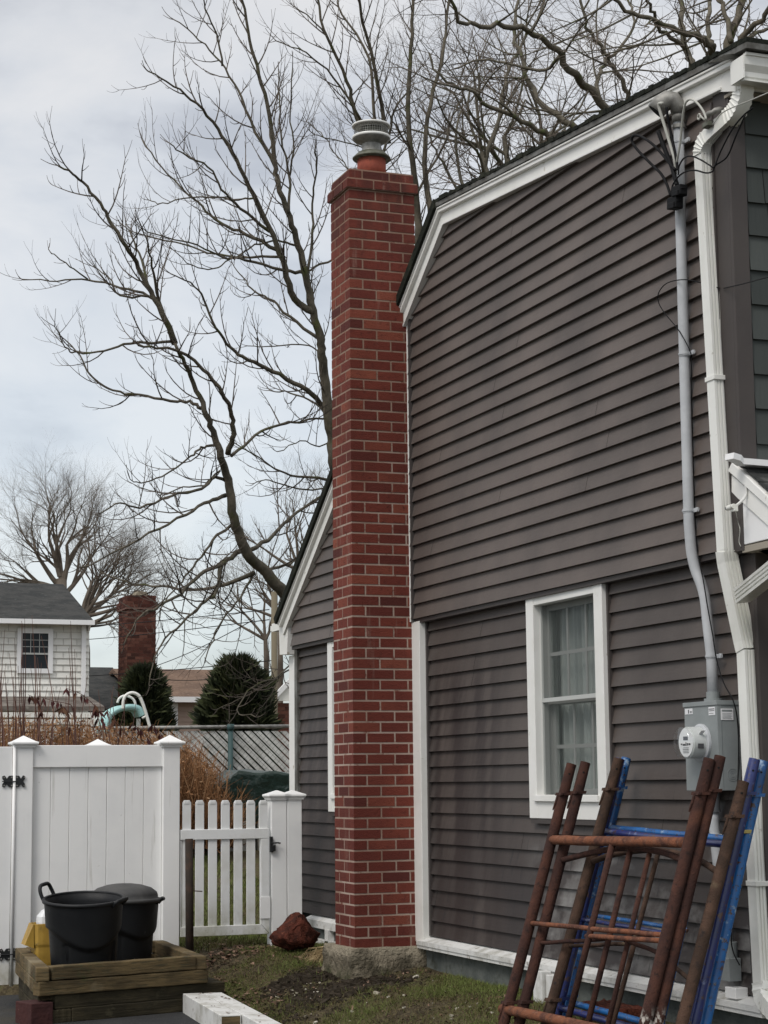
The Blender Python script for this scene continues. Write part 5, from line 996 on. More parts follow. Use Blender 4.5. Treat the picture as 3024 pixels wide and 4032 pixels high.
# its low porch roof
pr0, pr1 = PY(-300, 2742, YA), PY(352, 2742, YA); mb = MB(); q0 = PY(412, 2800, YA-3)
mb.add([(pr0[0], YA, pr0[1]), (pr1[0], YA, pr1[1]), (q0[0], YA-3, q0[1]+.1), (pr0[0], YA-3, q0[1]+.1), (pr0[0], YA, pr0[1]-.1), (pr1[0], YA, pr1[1]-.1), (q0[0], YA-3, q0[1]), (pr0[0], YA-3, q0[1])], [(0, 1, 2, 3), (1, 5, 6, 2), (3, 2, 6, 7), (4, 5, 1, 0)])
obj('porch_roof', mb, M['porch_roof'], na)
mb = MB(); z = q0[1]
for k in range(4): mb.box(pr0[0], q0[0]+.05-.0*k, YA-3.0-.03*(k % 2), YA-2.9, z-.14-k*.15, z-.03-k*.15)
obj('porch_fascia', mb, M['far_white'], na)
# house with brick chimney
YB = 50.0
nb = empty('neighbour_house', (15, 54, 0), 'low house with brown and dark grey roofs behind the evergreens', 'house')
def roof_quad(mb, px0, px1, pyt, pyb, y, dep, th=.12):
    a, b = PY(px0, pyb, y), PY(px1, pyb, y); t = PY((px0+px1)/2, pyt, y+dep)[1]
    mb.prism([(y, a[1]), (y+dep, t), (y+2*dep, a[1]), (y+2*dep, a[1]-th), (y+dep, t-th), (y, a[1]-th)], 'x', a[0], b[0])
mb = MB(); roof_quad(mb, 340, 560, 2628, 2790, YB, 3.5); obj('roof', mb, M['far_roof'], nb, label='dark grey roof')
mb = MB(); roof_quad(mb, 560, 1075, 2637, 2746, YB-1, 3.5); obj('roof', mb, M['far_roof_brown'], nb, label='brown shingled roof')
mb = MB(); a, b = PY(600, 2752, YB-1.1), PY(1072, 2752, YB-1.1); mb.box(a[0], b[0], YB-1.15, YB-1.02, a[1]-.08, a[1]+.06); obj('gutter', mb, M['far_trim'], nb)
mb = MB(); a, b = PY(640, 2760, YB-.6), PY(1070, 2760, YB-.6); z = 0; ex = .13
while z < a[1]+.0: mb.add([(a[0], YB-.63, z), (b[0], YB-.63, z), (b[0], YB-.6, z+ex), (a[0], YB-.6, z+ex), (a[0], YB-.6, z), (b[0], YB-.6, z)], [(0, 1, 2, 3), (0, 4, 5, 1)]); z += ex
obj('wall', mb, M['far_pink'], nb)
mb = MB(); c_ = PY(684, 2800, YB-.7); mb.box(c_[0]-.1, c_[0]+.1, YB-.74, YB-.62, 0, c_[1]+.2); obj('corner_board', mb, M['far_trim'], nb)
# far chimney
YH = 46.0
a, b = PY(500, 2700, YH), PY(613, 2700, YH); zt_ = PY(550, 2352, YH)[1]; zb = 2.2
fch = empty('brick_chimney', ((a[0]+b[0])/2, YH+.4, zb), 'broad dark red brick chimney of the neighbouring house with a pale top slab', 'chimney')
mb = MB(); lx, ly = b[0]-a[0], .95; bh = .0745; z = zb; i = 0
def fbrick(mb, x0, y0, lx, ly, z, row, g_=.010):
    L0 = .2
    for (ax_, L) in (('x', lx), ('y', ly)):
        s_ = 0 if row % 2 else -.1
        while s_ < L-.01:
            p, q_ = max(0, s_), min(L, s_+L0-g_); mb.tint = rnd.random()
            if q_-p > .02:
                if ax_ == 'x': mb.box(x0+p, x0+q_, y0-.004, y0+.05, z, z+bh-g_)
                else: mb.box(x0-.004, x0+.05, y0+p+.0, y0+q_, z, z+bh-g_)
            s_ += L0
while z < zt_-.3: fbrick(mb, a[0], YH, lx, ly, z, i); z += bh; i += 1
k = 0
while z < zt_: g0 = .05 if k < 2 else -.0; fbrick(mb, a[0]-g0, YH-g0, lx+2*g0, ly+2*g0, z, i); z += bh; i += 1; k += 1
fb = obj('brick_shaft', mb, M['far_brick'], fch, tint=True)
mb = MB(); mb.box(a[0]+.004, b[0]-.004, YH+.004, YH+ly, zb, zt_+.002); mb.box(a[0]-.045, b[0]+.045, YH-.045, YH+ly+.04, zt_-.29, zt_-.15); obj('mortar', mb, M['far_mortar'], fb)
mb = MB(); mb.prism([(a[0]+.06, zt_), (b[0]-.12, zt_), (b[0]-.22, zt_+.14), (a[0]+.3, zt_+.17), (a[0]+.2, zt_+.05)], 'y', YH+.08, YH+.6); obj('top_slab', mb, M['concrete'], fch)
# brick outbuilding with white gable
YG = 36.0
gb = empty('brick_outbuilding', (12, 38, 0), 'brick building with a white gable just left of the brown house corner', 'building')
a, b, c_, d_ = PY(1078, 2860, YG), PY(1190, 2860, YG), PY(1190, 2752, YG), PY(1078, 2760, YG)
mb = MB(); z = 0; i = 0; lx = b[0]-a[0]+1.5; x0 = PY(1084, 2800, YG)[0]
while z < d_[1]-.05: fbrick(mb, x0, YG, lx, .3, z, i); z += bh; i += 1
obj('brick_wall', mb, M['far_brick'], gb, tint=True)
mb = MB(); mb.box(x0+.004, x0+lx, YG+.004, YG+4, 0, d_[1]-.04); obj('mortar', mb, M['far_mortar'], gb)
gA, gB_ = PY(1072, 2760, YG), PY(1165, 2664, YG); mb = MB(); mb.prism([gA, (x0+lx+1, gA[1]), (x0+lx+1, gB_[1]+.6), (gB_[0]+.35, gB_[1]+.35), gB_], 'y', YG-.08, YG-.02); obj('gable', mb, M['far_white'], gb)
mb = MB(); mb.prism([gA, gB_, (gB_[0], gB_[1]+.13), (gA[0]-.12, gA[1])], 'y', YG-.14, YG-.08); obj('rake_board', mb, M['far_trim'], gb)
# pool slide
YS = 26.5
ps = empty('pool_slide', (6, YS, .2), 'pale turquoise pool slide with white tube handrails behind the hedge', 'pool slide')
S = lambda px, py, y=YS: U(px, py, 'y', y)
mb = MB(); mb.tube(catmull([S(484, 2792, YS-.3), S(486, 2760, YS-.3), S(496, 2738, YS-.3), S(520, 2728, YS-.3), S(545, 2738, YS-.3), S(560, 2765, YS-.3), S(575, 2810, YS-.3), S(592, 2870, YS-.3)], 6), .022, 10); mb.tube([S(560, 2828, YS-.3), S(579, 2818, YS-.3)], .016, 8)
obj('handrail', mb, M['gutter_w'], ps, smooth=True)
mb = MB(); mb.tube(catmull([S(462, 2768, YS+.3), S(470, 2750, YS+.3), S(490, 2740, YS+.3), S(515, 2746, YS+.3), S(530, 2762, YS+.3), S(536, 2790, YS+.3)], 6), .018, 10); obj('handrail', mb, M['gutter_w'], ps, smooth=True)
mb = MB(); pth = catmull([S(553, 2816), S(535, 2790), S(500, 2783), S(460, 2790), S(425, 2812), S(408, 2845), S(400, 2890)], 6); vs = []
for i, p in enumerate(pth):
    t = (pth[min(i+1, len(pth)-1)]-pth[max(i-1, 0)]).normalized(); nrm = Vector((-t.z, 0, t.x)); nrm = nrm if nrm.z > 0 else -nrm
    for yy, hh in ((-.20, .03), (-.18, .0), (-.14, -.02), (.14, -.02), (.18, .0), (.20, .03), (.21, -.01), (.17, -.055), (-.17, -.055), (-.21, -.02)): vs.append(p+nrm*hh+Vector((0, yy, 0)))
n = 10; m_ = len(pth); mb.add(vs, [(j*n+k, j*n+(k+1) % n, (j+1)*n+(k+1) % n, (j+1)*n+k) for j in range(m_-1) for k in range(n)]); obj('chute', mb, M['slide'], ps, smooth=True)
mb = MB()
for px in (430, 545): mb = MB(); mb.tube([S(px, 2830), S(px-4, 2990)], .03, 8); obj('support_leg', mb, M['gutter_w'], ps)
# utility pole and wires
pw = U(1080, 2500, 'y', 34); mb = MB(); mb.tube([(pw.x, 34, 0), (pw.x, 34, U(1080, 2330, 'y', 34).z)], [.065, .055], 12); obj('utility_pole', mb, M['pole_wood'], smooth=True, label='bare wooden utility pole standing behind the back corner of the brown house', cat='utility pole')
for (p, q_, sag, lab) in (((1060, 2400, 34), (-100, 2475, 60), 6, 'highest wire crossing the sky between the pole and the far houses'), ((1060, 2440, 34), (-100, 2535, 60), 6, 'second wire crossing the sky between the pole and the far houses'), ((1000, 2440, 34), (560, 2640, 48), 4, 'slanting wire running down to the far brick chimney'), ((1080, 2600, 34), (-100, 2668, 60), 6, 'lower wire passing in front of the brown roof'), ((1080, 2640, 34), (560, 2668, 48), 6, 'wire passing lowest in front of the brown roof')):
    A_, B_ = U(p[0], p[1], 'y', p[2]), U(q_[0], q_[1], 'y', q_[2]); mb = MB(); mb.tube([A_.lerp(B_, i/16)-Vector((0, 0, .08*sag/4*math.sin(math.pi*i/16))) for i in range(17)], .009, 5); obj('overhead_wire', mb, M['cable'], smooth=True, label=lab, cat='wire')
# ================================================================== trees
class Tree:
    def __init__(s, seed, sides=6): s.r = random.Random(seed); s.t = MB(); s.w = MB(); s.sides = sides; s.n = 0
    def rv(s): return Vector((s.r.gauss(0, 1), s.r.gauss(0, 1), s.r.gauss(0, 1))).normalized()
    def path(s, p, d, L, up, wob, n):
        pts = [p.copy()]; d = d.normalized(); bend = s.rv()*wob
        for i in range(n):
            d = (d+bend*(1/n)+Vector((0, 0, up/n))+s.rv()*wob*.35/math.sqrt(n)).normalized(); p = p+d*(L/n); pts.append(p.copy())
        return pts
    def tw(s, p, d, L, r, lvl, P_):
        """a side branch with its own twigs; P_ = dict of style"""
        n = 5 if lvl > 0 else 4
        pts = s.path(p, d, L, P_['up'], P_['wob'], n); rad = [r*(1-.62*i/n) for i in range(n+1)]
        if lvl == 0: rad[-1] = rad[-2]*1.05
        (s.w if lvl < 2 else s.t).tube(pts, rad, 3 if lvl < 2 else 5, cap=False); s.n += 1
        if lvl > 0: s.side(pts, rad, lvl-1, P_, L)
    def side(s, pts, rad, lvl, P_, L, start=.2, k=1.0):
        seg = [(pts[i+1]-pts[i]).length for i in range(len(pts)-1)]; tot = sum(seg); sp = P_['sp'][lvl]; d_ = tot*start+s.r.uniform(0, sp); sgn = 1
        while d_ < tot*.985:
            acc = 0
            for i, l in enumerate(seg):
                if acc+l >= d_: break
                acc += l
            f = (d_-acc)/max(l, 1e-6); p = pts[i].lerp(pts[i+1], f); t = (pts[i+1]-pts[i]).normalized(); a = s.rv(); a = (a-t*a.dot(t)).normalized()
            if P_.get('flat'): # keep the spray partly across the line of sight
                fl = Vector((1, .25, 0)); a = (a*(1-P_['flat'])+(t.cross(Vector((0.1, 1, 0)))).normalized()*sgn*P_['flat']).normalized()
            sgn = -sgn; an = R(s.r.uniform(*P_['ang'])); d = t*math.cos(an)+a*math.sin(an)
            ll = P_['len'][lvl]*s.r.uniform(.55, 1.2)*(1-.35*d_/tot)*k; rr = rad[i]*(1-f)+rad[i+1]*f
            s.tw(p, d, ll, min(rr*.75, P_['rad'][lvl]), lvl, P_)
            d_ += sp*s.r.uniform(.55, 1.5)
        # end fork
        t = (pts[-1]-pts[-2]).normalized()
        for q_ in range(2):
            a = s.rv(); an = R(s.r.uniform(15, 35)); s.tw(pts[-1], t*math.cos(an)+(a-t*a.dot(t)).normalized()*math.sin(an), P_['len'][0]*s.r.uniform(.6, 1.1), min(rad[-1], P_['rad'][0]), 0, P_)
    def limb(s, pp, y, r0, r1, lvl, P_, dy=0, start=.1, sub=4, k=1.0):
        k2 = .72 if lvl == 2 else .84; r1 = min(r1, .016) if lvl < 2 or r1 < .02 else r1*.75
        """traced limb: photograph points on depth y .. y+dy"""
        N = len(pp); pts = [U(a, b, 'y', y+dy*i/(N-1)+s.r.uniform(-.05, .05)) for i, (a, b) in enumerate(pp)]; pts = catmull(pts, sub); M_ = len(pts); jt = .030 if lvl == 2 else .012; pts = [pts[0]]+[p+s.rv()*jt for p in pts[1:]]; rad = [r0*k2+(r1-r0*k2)*(i/(M_-1))**.7 for i in range(M_)]
        s.t.tube(pts, rad, 8 if r0 > .03 else 6, cap=True); s.side(pts, rad, lvl, P_, 0, start, k); return pts, rad
    def done(s, lab, cat, m1='bark', m2='twig', grp=None, base=None):
        b = base or s.t.v[0]; e_ = empty('bare_tree', (b[0], b[1], 0), lab, cat, grp); obj('trunk', s.t, M[m1], e_, smooth=True); obj('crown', s.w, M[m2], e_); return e_
A1_ = lambda L: [(x*.9114, y*.9114) for x, y in L]           # upper-left quarter readings
A3_ = lambda L: [(x*.9114, 1344+y*.9114) for x, y in L]
A2_ = lambda L: [(1512+x*.9114, y*.9114) for x, y in L]
ST = dict(up=.85, wob=.40, sp=(.095, .155, .8), len=(.17, .66, 1.5), rad=(.0064, .0098, .014), ang=(32, 66), flat=.35)
T = Tree(11)
yT = 19.0
tr = A3_([(1330, 1180), (1230, 1090), (1150, 1000), (1070, 920), (1030, 830), (1005, 740), (985, 600), (955, 500), (925, 410), (895, 320), (850, 210), (800, 100), (755, 10)])
T.limb([(1330, 2760), (1290, 2600), (1230, 2440)]+tr[0:1]+tr[1:], yT, .118, .045, 1, ST, dy=-1.2, start=.75)
y2 = yT-1.2
T.limb([tr[-1]]+A1_([(700, 1350), (650, 1260), (600, 1160), (540, 1060), (480, 960), (430, 880), (360, 790), (300, 740), (250, 715)]), y2, .040, .008, 1, ST, dy=-.5)
T.limb(A1_([(700, 1350), (640, 1275), (520, 1240), (380, 1207), (250, 1215), (100, 1207)]), y2, .022, .005, 1, ST, dy=.5)
T.limb(A1_([(660, 1280), (610, 1130), (570, 1020), (510, 960)]), y2, .02, .005, 1, ST, dy=.6)
T.limb(A1_([(705, 1350), (660, 1180), (640, 1060), (600, 960)]), y2, .02, .005, 1, ST, dy=-.8)
T.limb(A1_([(640, 1280), (520, 1280), (480, 1210), (400, 1150)]), y2, .016, .005, 1, ST, dy=.8)
T.limb(A3_([(750, 0), (570, 10), (450, 40), (330, 50), (280, 20), (240, -60)]), y2, .018, .005, 1, ST, dy=-.4)
T.limb(A1_([(380, 1207), (300, 1150), (230, 1100), (210, 1070)]), y2+.2, .010, .004, 0, ST)
T.limb(A3_([(985, 485), (1008, 400), (1000, 320), (960, 220), (880, 120), (790, 50), (700, 30), (600, 20)]), yT-.6, .038, .010, 1, ST, dy=-1)
T.limb(A3_([(985, 610), (930, 590), (870, 640), (740, 665), (600, 720), (520, 700), (440, 740)]), yT-.6, .026, .006, 1, ST, dy=-.9)
T.limb(A3_([(975, 665), (900, 690), (800, 750), (640, 830), (480, 920), (350, 980)]), yT-.55, .028, .006, 1, ST, dy=-1.2)
T.limb(A3_([(1003, 790), (940, 840), (870, 930), (800, 1020), (740, 1090), (690, 1170)]), yT-.5, .022, .006, 1, ST, dy=-.8)
T.limb(A3_([(1040, 905), (960, 960), (860, 1010), (780, 1090), (680, 1150), (600, 1190), (540, 1300)]), yT-.4, .034, .006, 1, ST, dy=-1.5)
T.limb(A3_([(1100, 1000), (980, 1050), (850, 1075), (700, 1060), (540, 1040), (430, 990)]), yT-.3, .032, .006, 1, ST, dy=.8)
T.limb(A3_([(1090, 1015), (1040, 1110), (960, 1200), (920, 1290), (885, 1380)]), yT-.3, .018, .005, 1, ST, dy=-.9)
T.limb(A3_([(955, 970), (935, 1080), (870, 1140), (760, 1240), (680, 1340), (640, 1480)]), yT-.5, .030, .005, 1, ST, dy=-1.4)
T.limb(A3_([(860, 1150), (800, 1210), (795, 1350)]), yT-1.2, .010, .004, 0, ST)
T.limb(A3_([(925, 450), (870, 460), (820, 500), (700, 580), (620, 610), (560, 600)]), yT-.6, .018, .005, 1, ST, dy=-.6)
T.limb(A3_([(870, 290), (820, 262), (740, 255), (600, 235), (490, 210), (390, 150), (340, 60), (280, -10)]), yT-.8, .024, .006, 1, ST, dy=.5)
T.limb(A3_([(1085, 900), (1180, 840), (1280, 740), (1400, 660), (1440, 600)]), yT-.3, .030, .012, 1, ST, dy=1.2)
T.limb(A3_([(1130, 995), (1230, 970), (1310, 920)]), yT-.2, .024, .012, 1, ST, dy=1)
T.limb(A3_([(1000, 495), (1100, 410), (1200, 360), (1300, 345), (1430, 330)]), yT-.6, .022, .010, 1, ST, dy=1)
T.limb(A3_([(950, 560), (880, 620), (760, 640), (660, 700)]), yT-.6, .014, .005, 1, ST, dy=1.2)
T.limb([(1190, 2600), (1130, 2640), (1050, 2700), (960, 2740), (860, 2790)], yT+.3, .014, .005, 1, ST, dy=-1)
T.limb([(1190, 2560), (1100, 2660), (1000, 2700), (930, 2800), (1010, 2820)], yT+.3, .012, .005, 1, ST, dy=-1.6)
T.done('leaning bare tree with a curved trunk rising from behind the back eave', 'tree', grp='bare trees behind the house')
T = Tree(23); yT = 19.6
t2 = A3_([(1500, 720), (1445, 520), (1435, 430), (1420, 300), (1405, 180), (1390, 60)])+A1_([(1385, 1470), (1350, 1340), (1320, 1190), (1290, 1060), (1250, 940), (1200, 790), (1185, 700), (1160, 500), (1120, 320), (1080, 180), (1050, 0), (1040, -80)])
T.limb([(1460, 2900), (1430, 2300)]+t2, yT, .105, .010, 1, ST, dy=-1.5, start=.45)
T.limb(A1_([(1352, 1345), (1270, 1290), (1230, 1160), (1180, 1020), (1100, 850), (1020, 690), (940, 560), (850, 450), (750, 370), (640, 310)]), yT-.7, .052, .007, 1, ST, dy=-1)
T.limb(A1_([(1195, 735), (1080, 520), (1030, 390), (950, 270), (860, 170), (750, 80)]), yT-1, .022, .006, 1, ST, dy=.3)
T.limb(A1_([(960, 285), (940, 150), (890, 40), (870, -40)]), yT-1, .014, .006, 1, ST, dy=-.3)
T.limb(A1_([(1247, 920), (1250, 760), (1215, 600), (1205, 450), (1205, 310)]), yT-1, .020, .006, 1, ST, dy=.3)
T.limb(A1_([(1250, 765), (1265, 650), (1255, 480), (1262, 290)]), yT-1, .014, .006, 1, ST, dy=-.3)
T.limb(A1_([(1325, 1190), (1350, 1000), (1350, 880), (1365, 740), (1362, 630)]), yT-.8, .020, .007, 1, ST, dy=-.5)
T.limb(A1_([(1165, 1000), (1040, 900), (960, 820), (900, 720), (800, 670), (730, 620)]), yT-.9, .022, .006, 1, ST, dy=-.6)
T.limb(A1_([(1200, 1080), (1060, 1010), (960, 970), (870, 890), (800, 830), (700, 720), (610, 600)]), yT-.8, .026, .006, 1, ST, dy=.6)
T.limb(A1_([(1210, 1110), (1050, 1110), (900, 1090), (760, 1050), (600, 1010), (540, 960)]), yT-.8, .018, .005, 1, ST, dy=1)
T.limb(A1_([(1320, 1180), (1220, 1165), (1060, 1120), (960, 1110), (850, 1060), (640, 1000)]), yT-.6, .026, .006, 1, ST, dy=-1.4)
T.limb(A3_([(1435, 335), (1380, 262), (1300, 195), (1180, 130), (1070, 80), (1000, 30), (930, -60), (880, -180), (840, -240), (740, -290)]), yT-.2, .042, .006, 1, ST, dy=-1.3)
T.limb(A1_([(1380, 1465), (1250, 1370), (1180, 1300), (1100, 1260), (1050, 1200), (1000, 1140)]), yT-.4, .024, .005, 1, ST, dy=.7)
T.limb(A3_([(1445, 600), (1350, 590), (1230, 570), (1150, 520), (1010, 440)]), yT-.1, .022, .006, 1, ST, dy=-.8)
T.limb(A3_([(1435, 340), (1360, 270), (1250, 220), (1170, 215)]), yT-.2, .022, .006, 1, ST, dy=.7)
T.limb(A3_([(1390, 60), (1330, 20), (1180, 20), (1070, 20)]), yT-.3, .012, .005, 1, ST, dy=.5)
T.limb(A1_([(1105, 855), (1000, 860), (830, 850), (700, 880), (640, 860)]), yT-1, .013, .005, 1, ST, dy=.8)
T.limb(A1_([(1440, 1120), (1340, 1165), (1330, 1200)]), yT-.7, .014, .012, 0, ST)
T.limb(A1_([(1275, 1060), (1200, 1040), (1100, 1060), (1000, 1120), (920, 1160), (830, 1150), (750, 1080)]), yT-.8, .015, .005, 1, ST, dy=-.5)
T.limb(A3_([(1440, 600), (1380, 640), (1250, 630), (1160, 600), (1100, 610)]), yT, .014, .005, 1, ST, dy=-.5)
T.limb(A3_([(1440, 420), (1380, 450), (1300, 430), (1200, 480)]), yT, .012, .005, 1, ST, dy=-.5)
T.done('tall bare tree with a straight trunk passing behind the left side of the brick chimney', 'tree', grp='bare trees behind the house')
# slim tree right of the chimney top
ST3 = dict(up=.6, wob=.32, sp=(.10, .16, .9), len=(.18, .70, 1.6), rad=(.0062, .0098, .014), ang=(28, 55), flat=.3)
T = Tree(31); yT = 20.5
T.limb([(1680, 3000), (1670, 1400)]+A2_([(150, 1050), (140, 850), (115, 650), (105, 400), (120, 150), (130, -60)]), yT, .085, .030, 1, ST3, dy=-.8, start=.6)
T.limb(A2_([(205, 960), (175, 700), (200, 450), (260, 200), (285, -60)]), yT-.4, .050, .014, 1, ST3, dy=.6)
T.limb(A1_([(1700, 900), (1545, 510), (1500, 350), (1400, 130), (1370, -60)]), yT-.4, .040, .012, 1, ST3, dy=-.5)
T.limb(A1_([(1560, 520), (1440, 330), (1320, 230), (1190, 180)]), yT-.6, .018, .006, 1, ST3, dy=-.5)
T.limb(A1_([(1400, 140), (1330, 70), (1265, 20)]), yT-.8, .012, .005, 1, ST3)
T.limb(A1_([(1650, 700), (1620, 500), (1590, 250), (1480, 60), (1440, -60)]), yT-.3, .030, .010, 1, ST3, dy=.6)
T.limb(A1_([(1680, 620), (1640, 400), (1600, 220), (1560, 60), (1540, -60)]), yT-.3, .036, .014, 1, ST3, dy=-.6)
T.limb(A2_([(-80, 880), (-30, 720), (10, 620), (50, 470), (110, 380)]), yT-.3, .028, .010, 1, ST3)
T.limb(A1_([(1640, 1000), (1560, 800), (1500, 720), (1440, 650), (1400, 590), (1330, 530)]), yT-.3, .012, .005, 1, ST3, dy=.5)
T.limb(A1_([(1640, 700), (1560, 630), (1420, 600), (1340, 570)]), yT-.3, .012, .005, 1, ST3, dy=-.5)
T.limb(A2_([(115, 640), (60, 560), (10, 480)]), yT-.3, .020, .008, 1, ST3)
T.limb(A2_([(140, 840), (250, 640), (300, 500), (340, 420)]), yT-.4, .020, .008, 1, ST3)
T.done('slim bare tree rising directly behind the metal chimney cap', 'tree', grp='bare trees behind the house')
ST4 = dict(up=.3, wob=.65, sp=(.12, .19, .42), len=(.24, .74, 1.3), rad=(.0050, .0085, .014), ang=(35, 72), flat=.2)
T = Tree(47); yT = 19.5
T.limb([(2560, 900), (2480, 560)]+A2_([(900, 400), (800, 300), (720, 190), (560, 110), (420, 110), (330, 90), (270, -30)]), yT, .095, .018, 2, ST4, dy=-1.5, start=.1)
T.limb([(2380, 640)]+A2_([(850, 560), (720, 480), (620, 350), (590, 250), (560, 120), (600, -40)]), yT, .070, .018, 2, ST4, dy=1)
T.limb([(2280, 680)]+A2_([(740, 620), (640, 540), (480, 470), (380, 400), (260, 350), (190, 230)]), yT-.3, .060, .012, 2, ST4, dy=-.5)
T.limb(A2_([(560, 840), (430, 740), (480, 560), (520, 360), (560, 260), (640, 120), (720, -40)]), yT+.5, .045, .014, 2, ST4, dy=.8)
T.limb(A2_([(1060, 500), (1040, 380), (990, 290), (930, 200), (880, 120), (850, -40)]), yT+.3, .050, .018, 2, ST4, dy=-.6)
T.limb(A2_([(925, 415), (930, 330), (960, 260), (1060, 170), (1080, 60), (1030, -40)]), yT+.1, .040, .014, 2, ST4, dy=1.5)
T.limb(A2_([(430, 745), (400, 650), (300, 560), (230, 430)]), yT+.2, .026, .010, 1, ST4, dy=-1)
T.limb(A2_([(760, 240), (700, 300), (560, 280), (420, 260), (300, 300)]), yT-.5, .030, .010, 1, ST4, dy=1)
T.limb(A2_([(370, 850), (330, 760), (310, 600), (330, 480)]), yT, .03, .010, 1, ST4)
T.limb(A2_([(330, 850), (250, 700), (200, 600), (180, 500)]), yT+.8, .022, .008, 1, ST4)
T.done('wide bare tree with crooked spreading limbs behind the middle of the roof line', 'tree', m1='bark2', m2='twig2', grp='bare trees behind the house')
T = Tree(59); yT = 18.6
T.limb(A2_([(1400, 600), (1330, 310), (1305, 200), (1285, 60), (1270, -40)]), yT, .075, .035, 2, ST4, dy=.4)
T.limb(A2_([(1420, 500), (1412, 280), (1410, 200), (1340, 155), (1200, 105), (1080, 60), (960, -30)]), yT-.2, .085, .024, 2, ST4, dy=-1)
T.limb(A2_([(1410, 210), (1400, 120), (1410, -30)]), yT-.2, .050, .030, 2, ST4, dy=.6)
T.limb(A2_([(1300, 210), (1200, 130), (1160, 60), (1130, -30)]), yT, .038, .018, 2, ST4, dy=-.6)
T.done('thick bare tree forking above the right half of the roof line', 'tree', m1='bark2', m2='twig2', grp='bare trees behind the house')
T = Tree(61); yT = 17.6
T.limb(A2_([(1480, 600), (1490, 230), (1520, 110), (1555, -30)]), yT, .095, .05, 2, ST4, dy=.4)
T.limb(A2_([(1490, 235), (1570, 150), (1650, 60), (1720, -20)]), yT, .060, .03, 2, ST4, dy=-.6)
T.limb(A2_([(1500, 180), (1470, 60), (1440, -30)]), yT, .045, .03, 2, ST4, dy=.6)
T.limb(A2_([(1560, 170), (1640, 130), (1740, 110)]), yT, .03, .02, 1, ST4, dy=.6)
T.done('thick dark bare tree at the upper right above the gutter corner', 'tree', grp='bare trees behind the house')
# fine-limbed trees further back, behind the roof
def grow(T, p, d, L, r, lvl, st):
    n = 5; pts = T.path(p, d, L, st['up'], st['wob'], n); rad = [r*(1-.42*i/n) for i in range(n+1)]
    (T.t if lvl > 2 else T.w).tube(pts, rad, 6 if lvl > 3 else (4 if lvl > 1 else 3), cap=False)
    if lvl == 0: return
    for i in range(1, n+1):
        for q_ in range(st['br'] if i == n else (1 if T.r.random() < st['side'] else 0)):
            t = (pts[i]-pts[i-1]).normalized(); a = T.rv(); a = (a-t*a.dot(t)).normalized(); an = R(T.r.uniform(*st['ang'])); grow(T, pts[i], t*math.cos(an)+a*math.sin(an), L*T.r.uniform(.62, .86), rad[i]*T.r.uniform(.6, .8), lvl-1, st)
GT = dict(up=.10, wob=.7, br=2, side=.42, ang=(20, 60))
for sd, px, py, y, ds, lab in ((201, 2080, 900, 25, ((-.5, 0, 1), (.1, .2, 1), (.6, 0, .9), (-1, .1, .6)), 'fine twiggy bare tree behind the roof, filling the sky right of the chimney top'),):
    T = Tree(sd); b = U(px, py, 'y', y); g0 = b.copy(); g0.z = 0; T.t.tube([g0, b], [.16, .12], 8)
    for d in ds: grow(T, b, Vector(d), 1.45, .06, 5, GT)
    T.done(lab, 'tree', m1='bark2', m2='twig2', grp='bare trees behind the house', base=g0)
# far trees
def grow(T, p, d, L, r, lvl, st):
    n = 5; pts = T.path(p, d, L, st['up'], st['wob'], n); rad = [r*(1-.42*i/n) for i in range(n+1)]
    (T.t if lvl > 2 else T.w).tube(pts, rad, 6 if lvl > 3 else (4 if lvl > 1 else 3), cap=False)
    if lvl == 0: return
    for i in range(1, n+1):
        for q_ in range(st['br'] if i == n else (1 if T.r.random() < st['side'] else 0)):
            t = (pts[i]-pts[i-1]).normalized(); a = T.rv(); a = (a-t*a.dot(t)).normalized(); an = R(T.r.uniform(*st['ang'])); grow(T, pts[i], t*math.cos(an)+a*math.sin(an), L*T.r.uniform(.62, .86), rad[i]*T.r.uniform(.6, .8), lvl-1, st)
FT = dict(up=.12, wob=.35, br=2, side=.34, ang=(16, 42))
T = Tree(71); b = U(240, 2600, 'y', 62); b.z = 0
T.t.tube([b, U(236, 2440, 'y', 62), U(240, 2280, 'y', 62)], [.30, .24, .19], 8)
for px, py, d in ((236, 2270, (-.28, 0, 1)), (240, 2280, (.05, .3, 1)), (244, 2285, (.35, -.2, .9)), (225, 2300, (-.7, .1, .8)), (265, 2330, (.75, .1, .75)), (250, 2300, (.2, -.2, 1)), (230, 2320, (-1.0, 0, .45)), (300, 2440, (1.0, .1, .55)), (290, 2480, (1.1, -.1, .38))):
    grow(T, U(px, py, 'y', 62), Vector(d), 1.30, .085, 6, FT)
T.done('broad fan-shaped bare tree far behind the white house', 'tree', m1='bark_far', m2='bark_far', base=b)
T = Tree(73); b = U(335, 2700, 'y', 55); b.z = 0; T.t.tube([b, U(325, 2560, 'y', 55), U(318, 2420, 'y', 55)], [.24, .22, .18], 8)
for d in ((.5, 0, .9), (1.0, .1, .5), (.9, -.1, .9), (.2, .1, 1), (.9, 0, .2)): grow(T, U(320, 2430, 'y', 55), Vector(d), 1.10, .07, 6, FT)
T.done('smaller bare tree between the white house and the far brick chimney', 'tree', m1='bark_far', m2='bark_far', base=b)
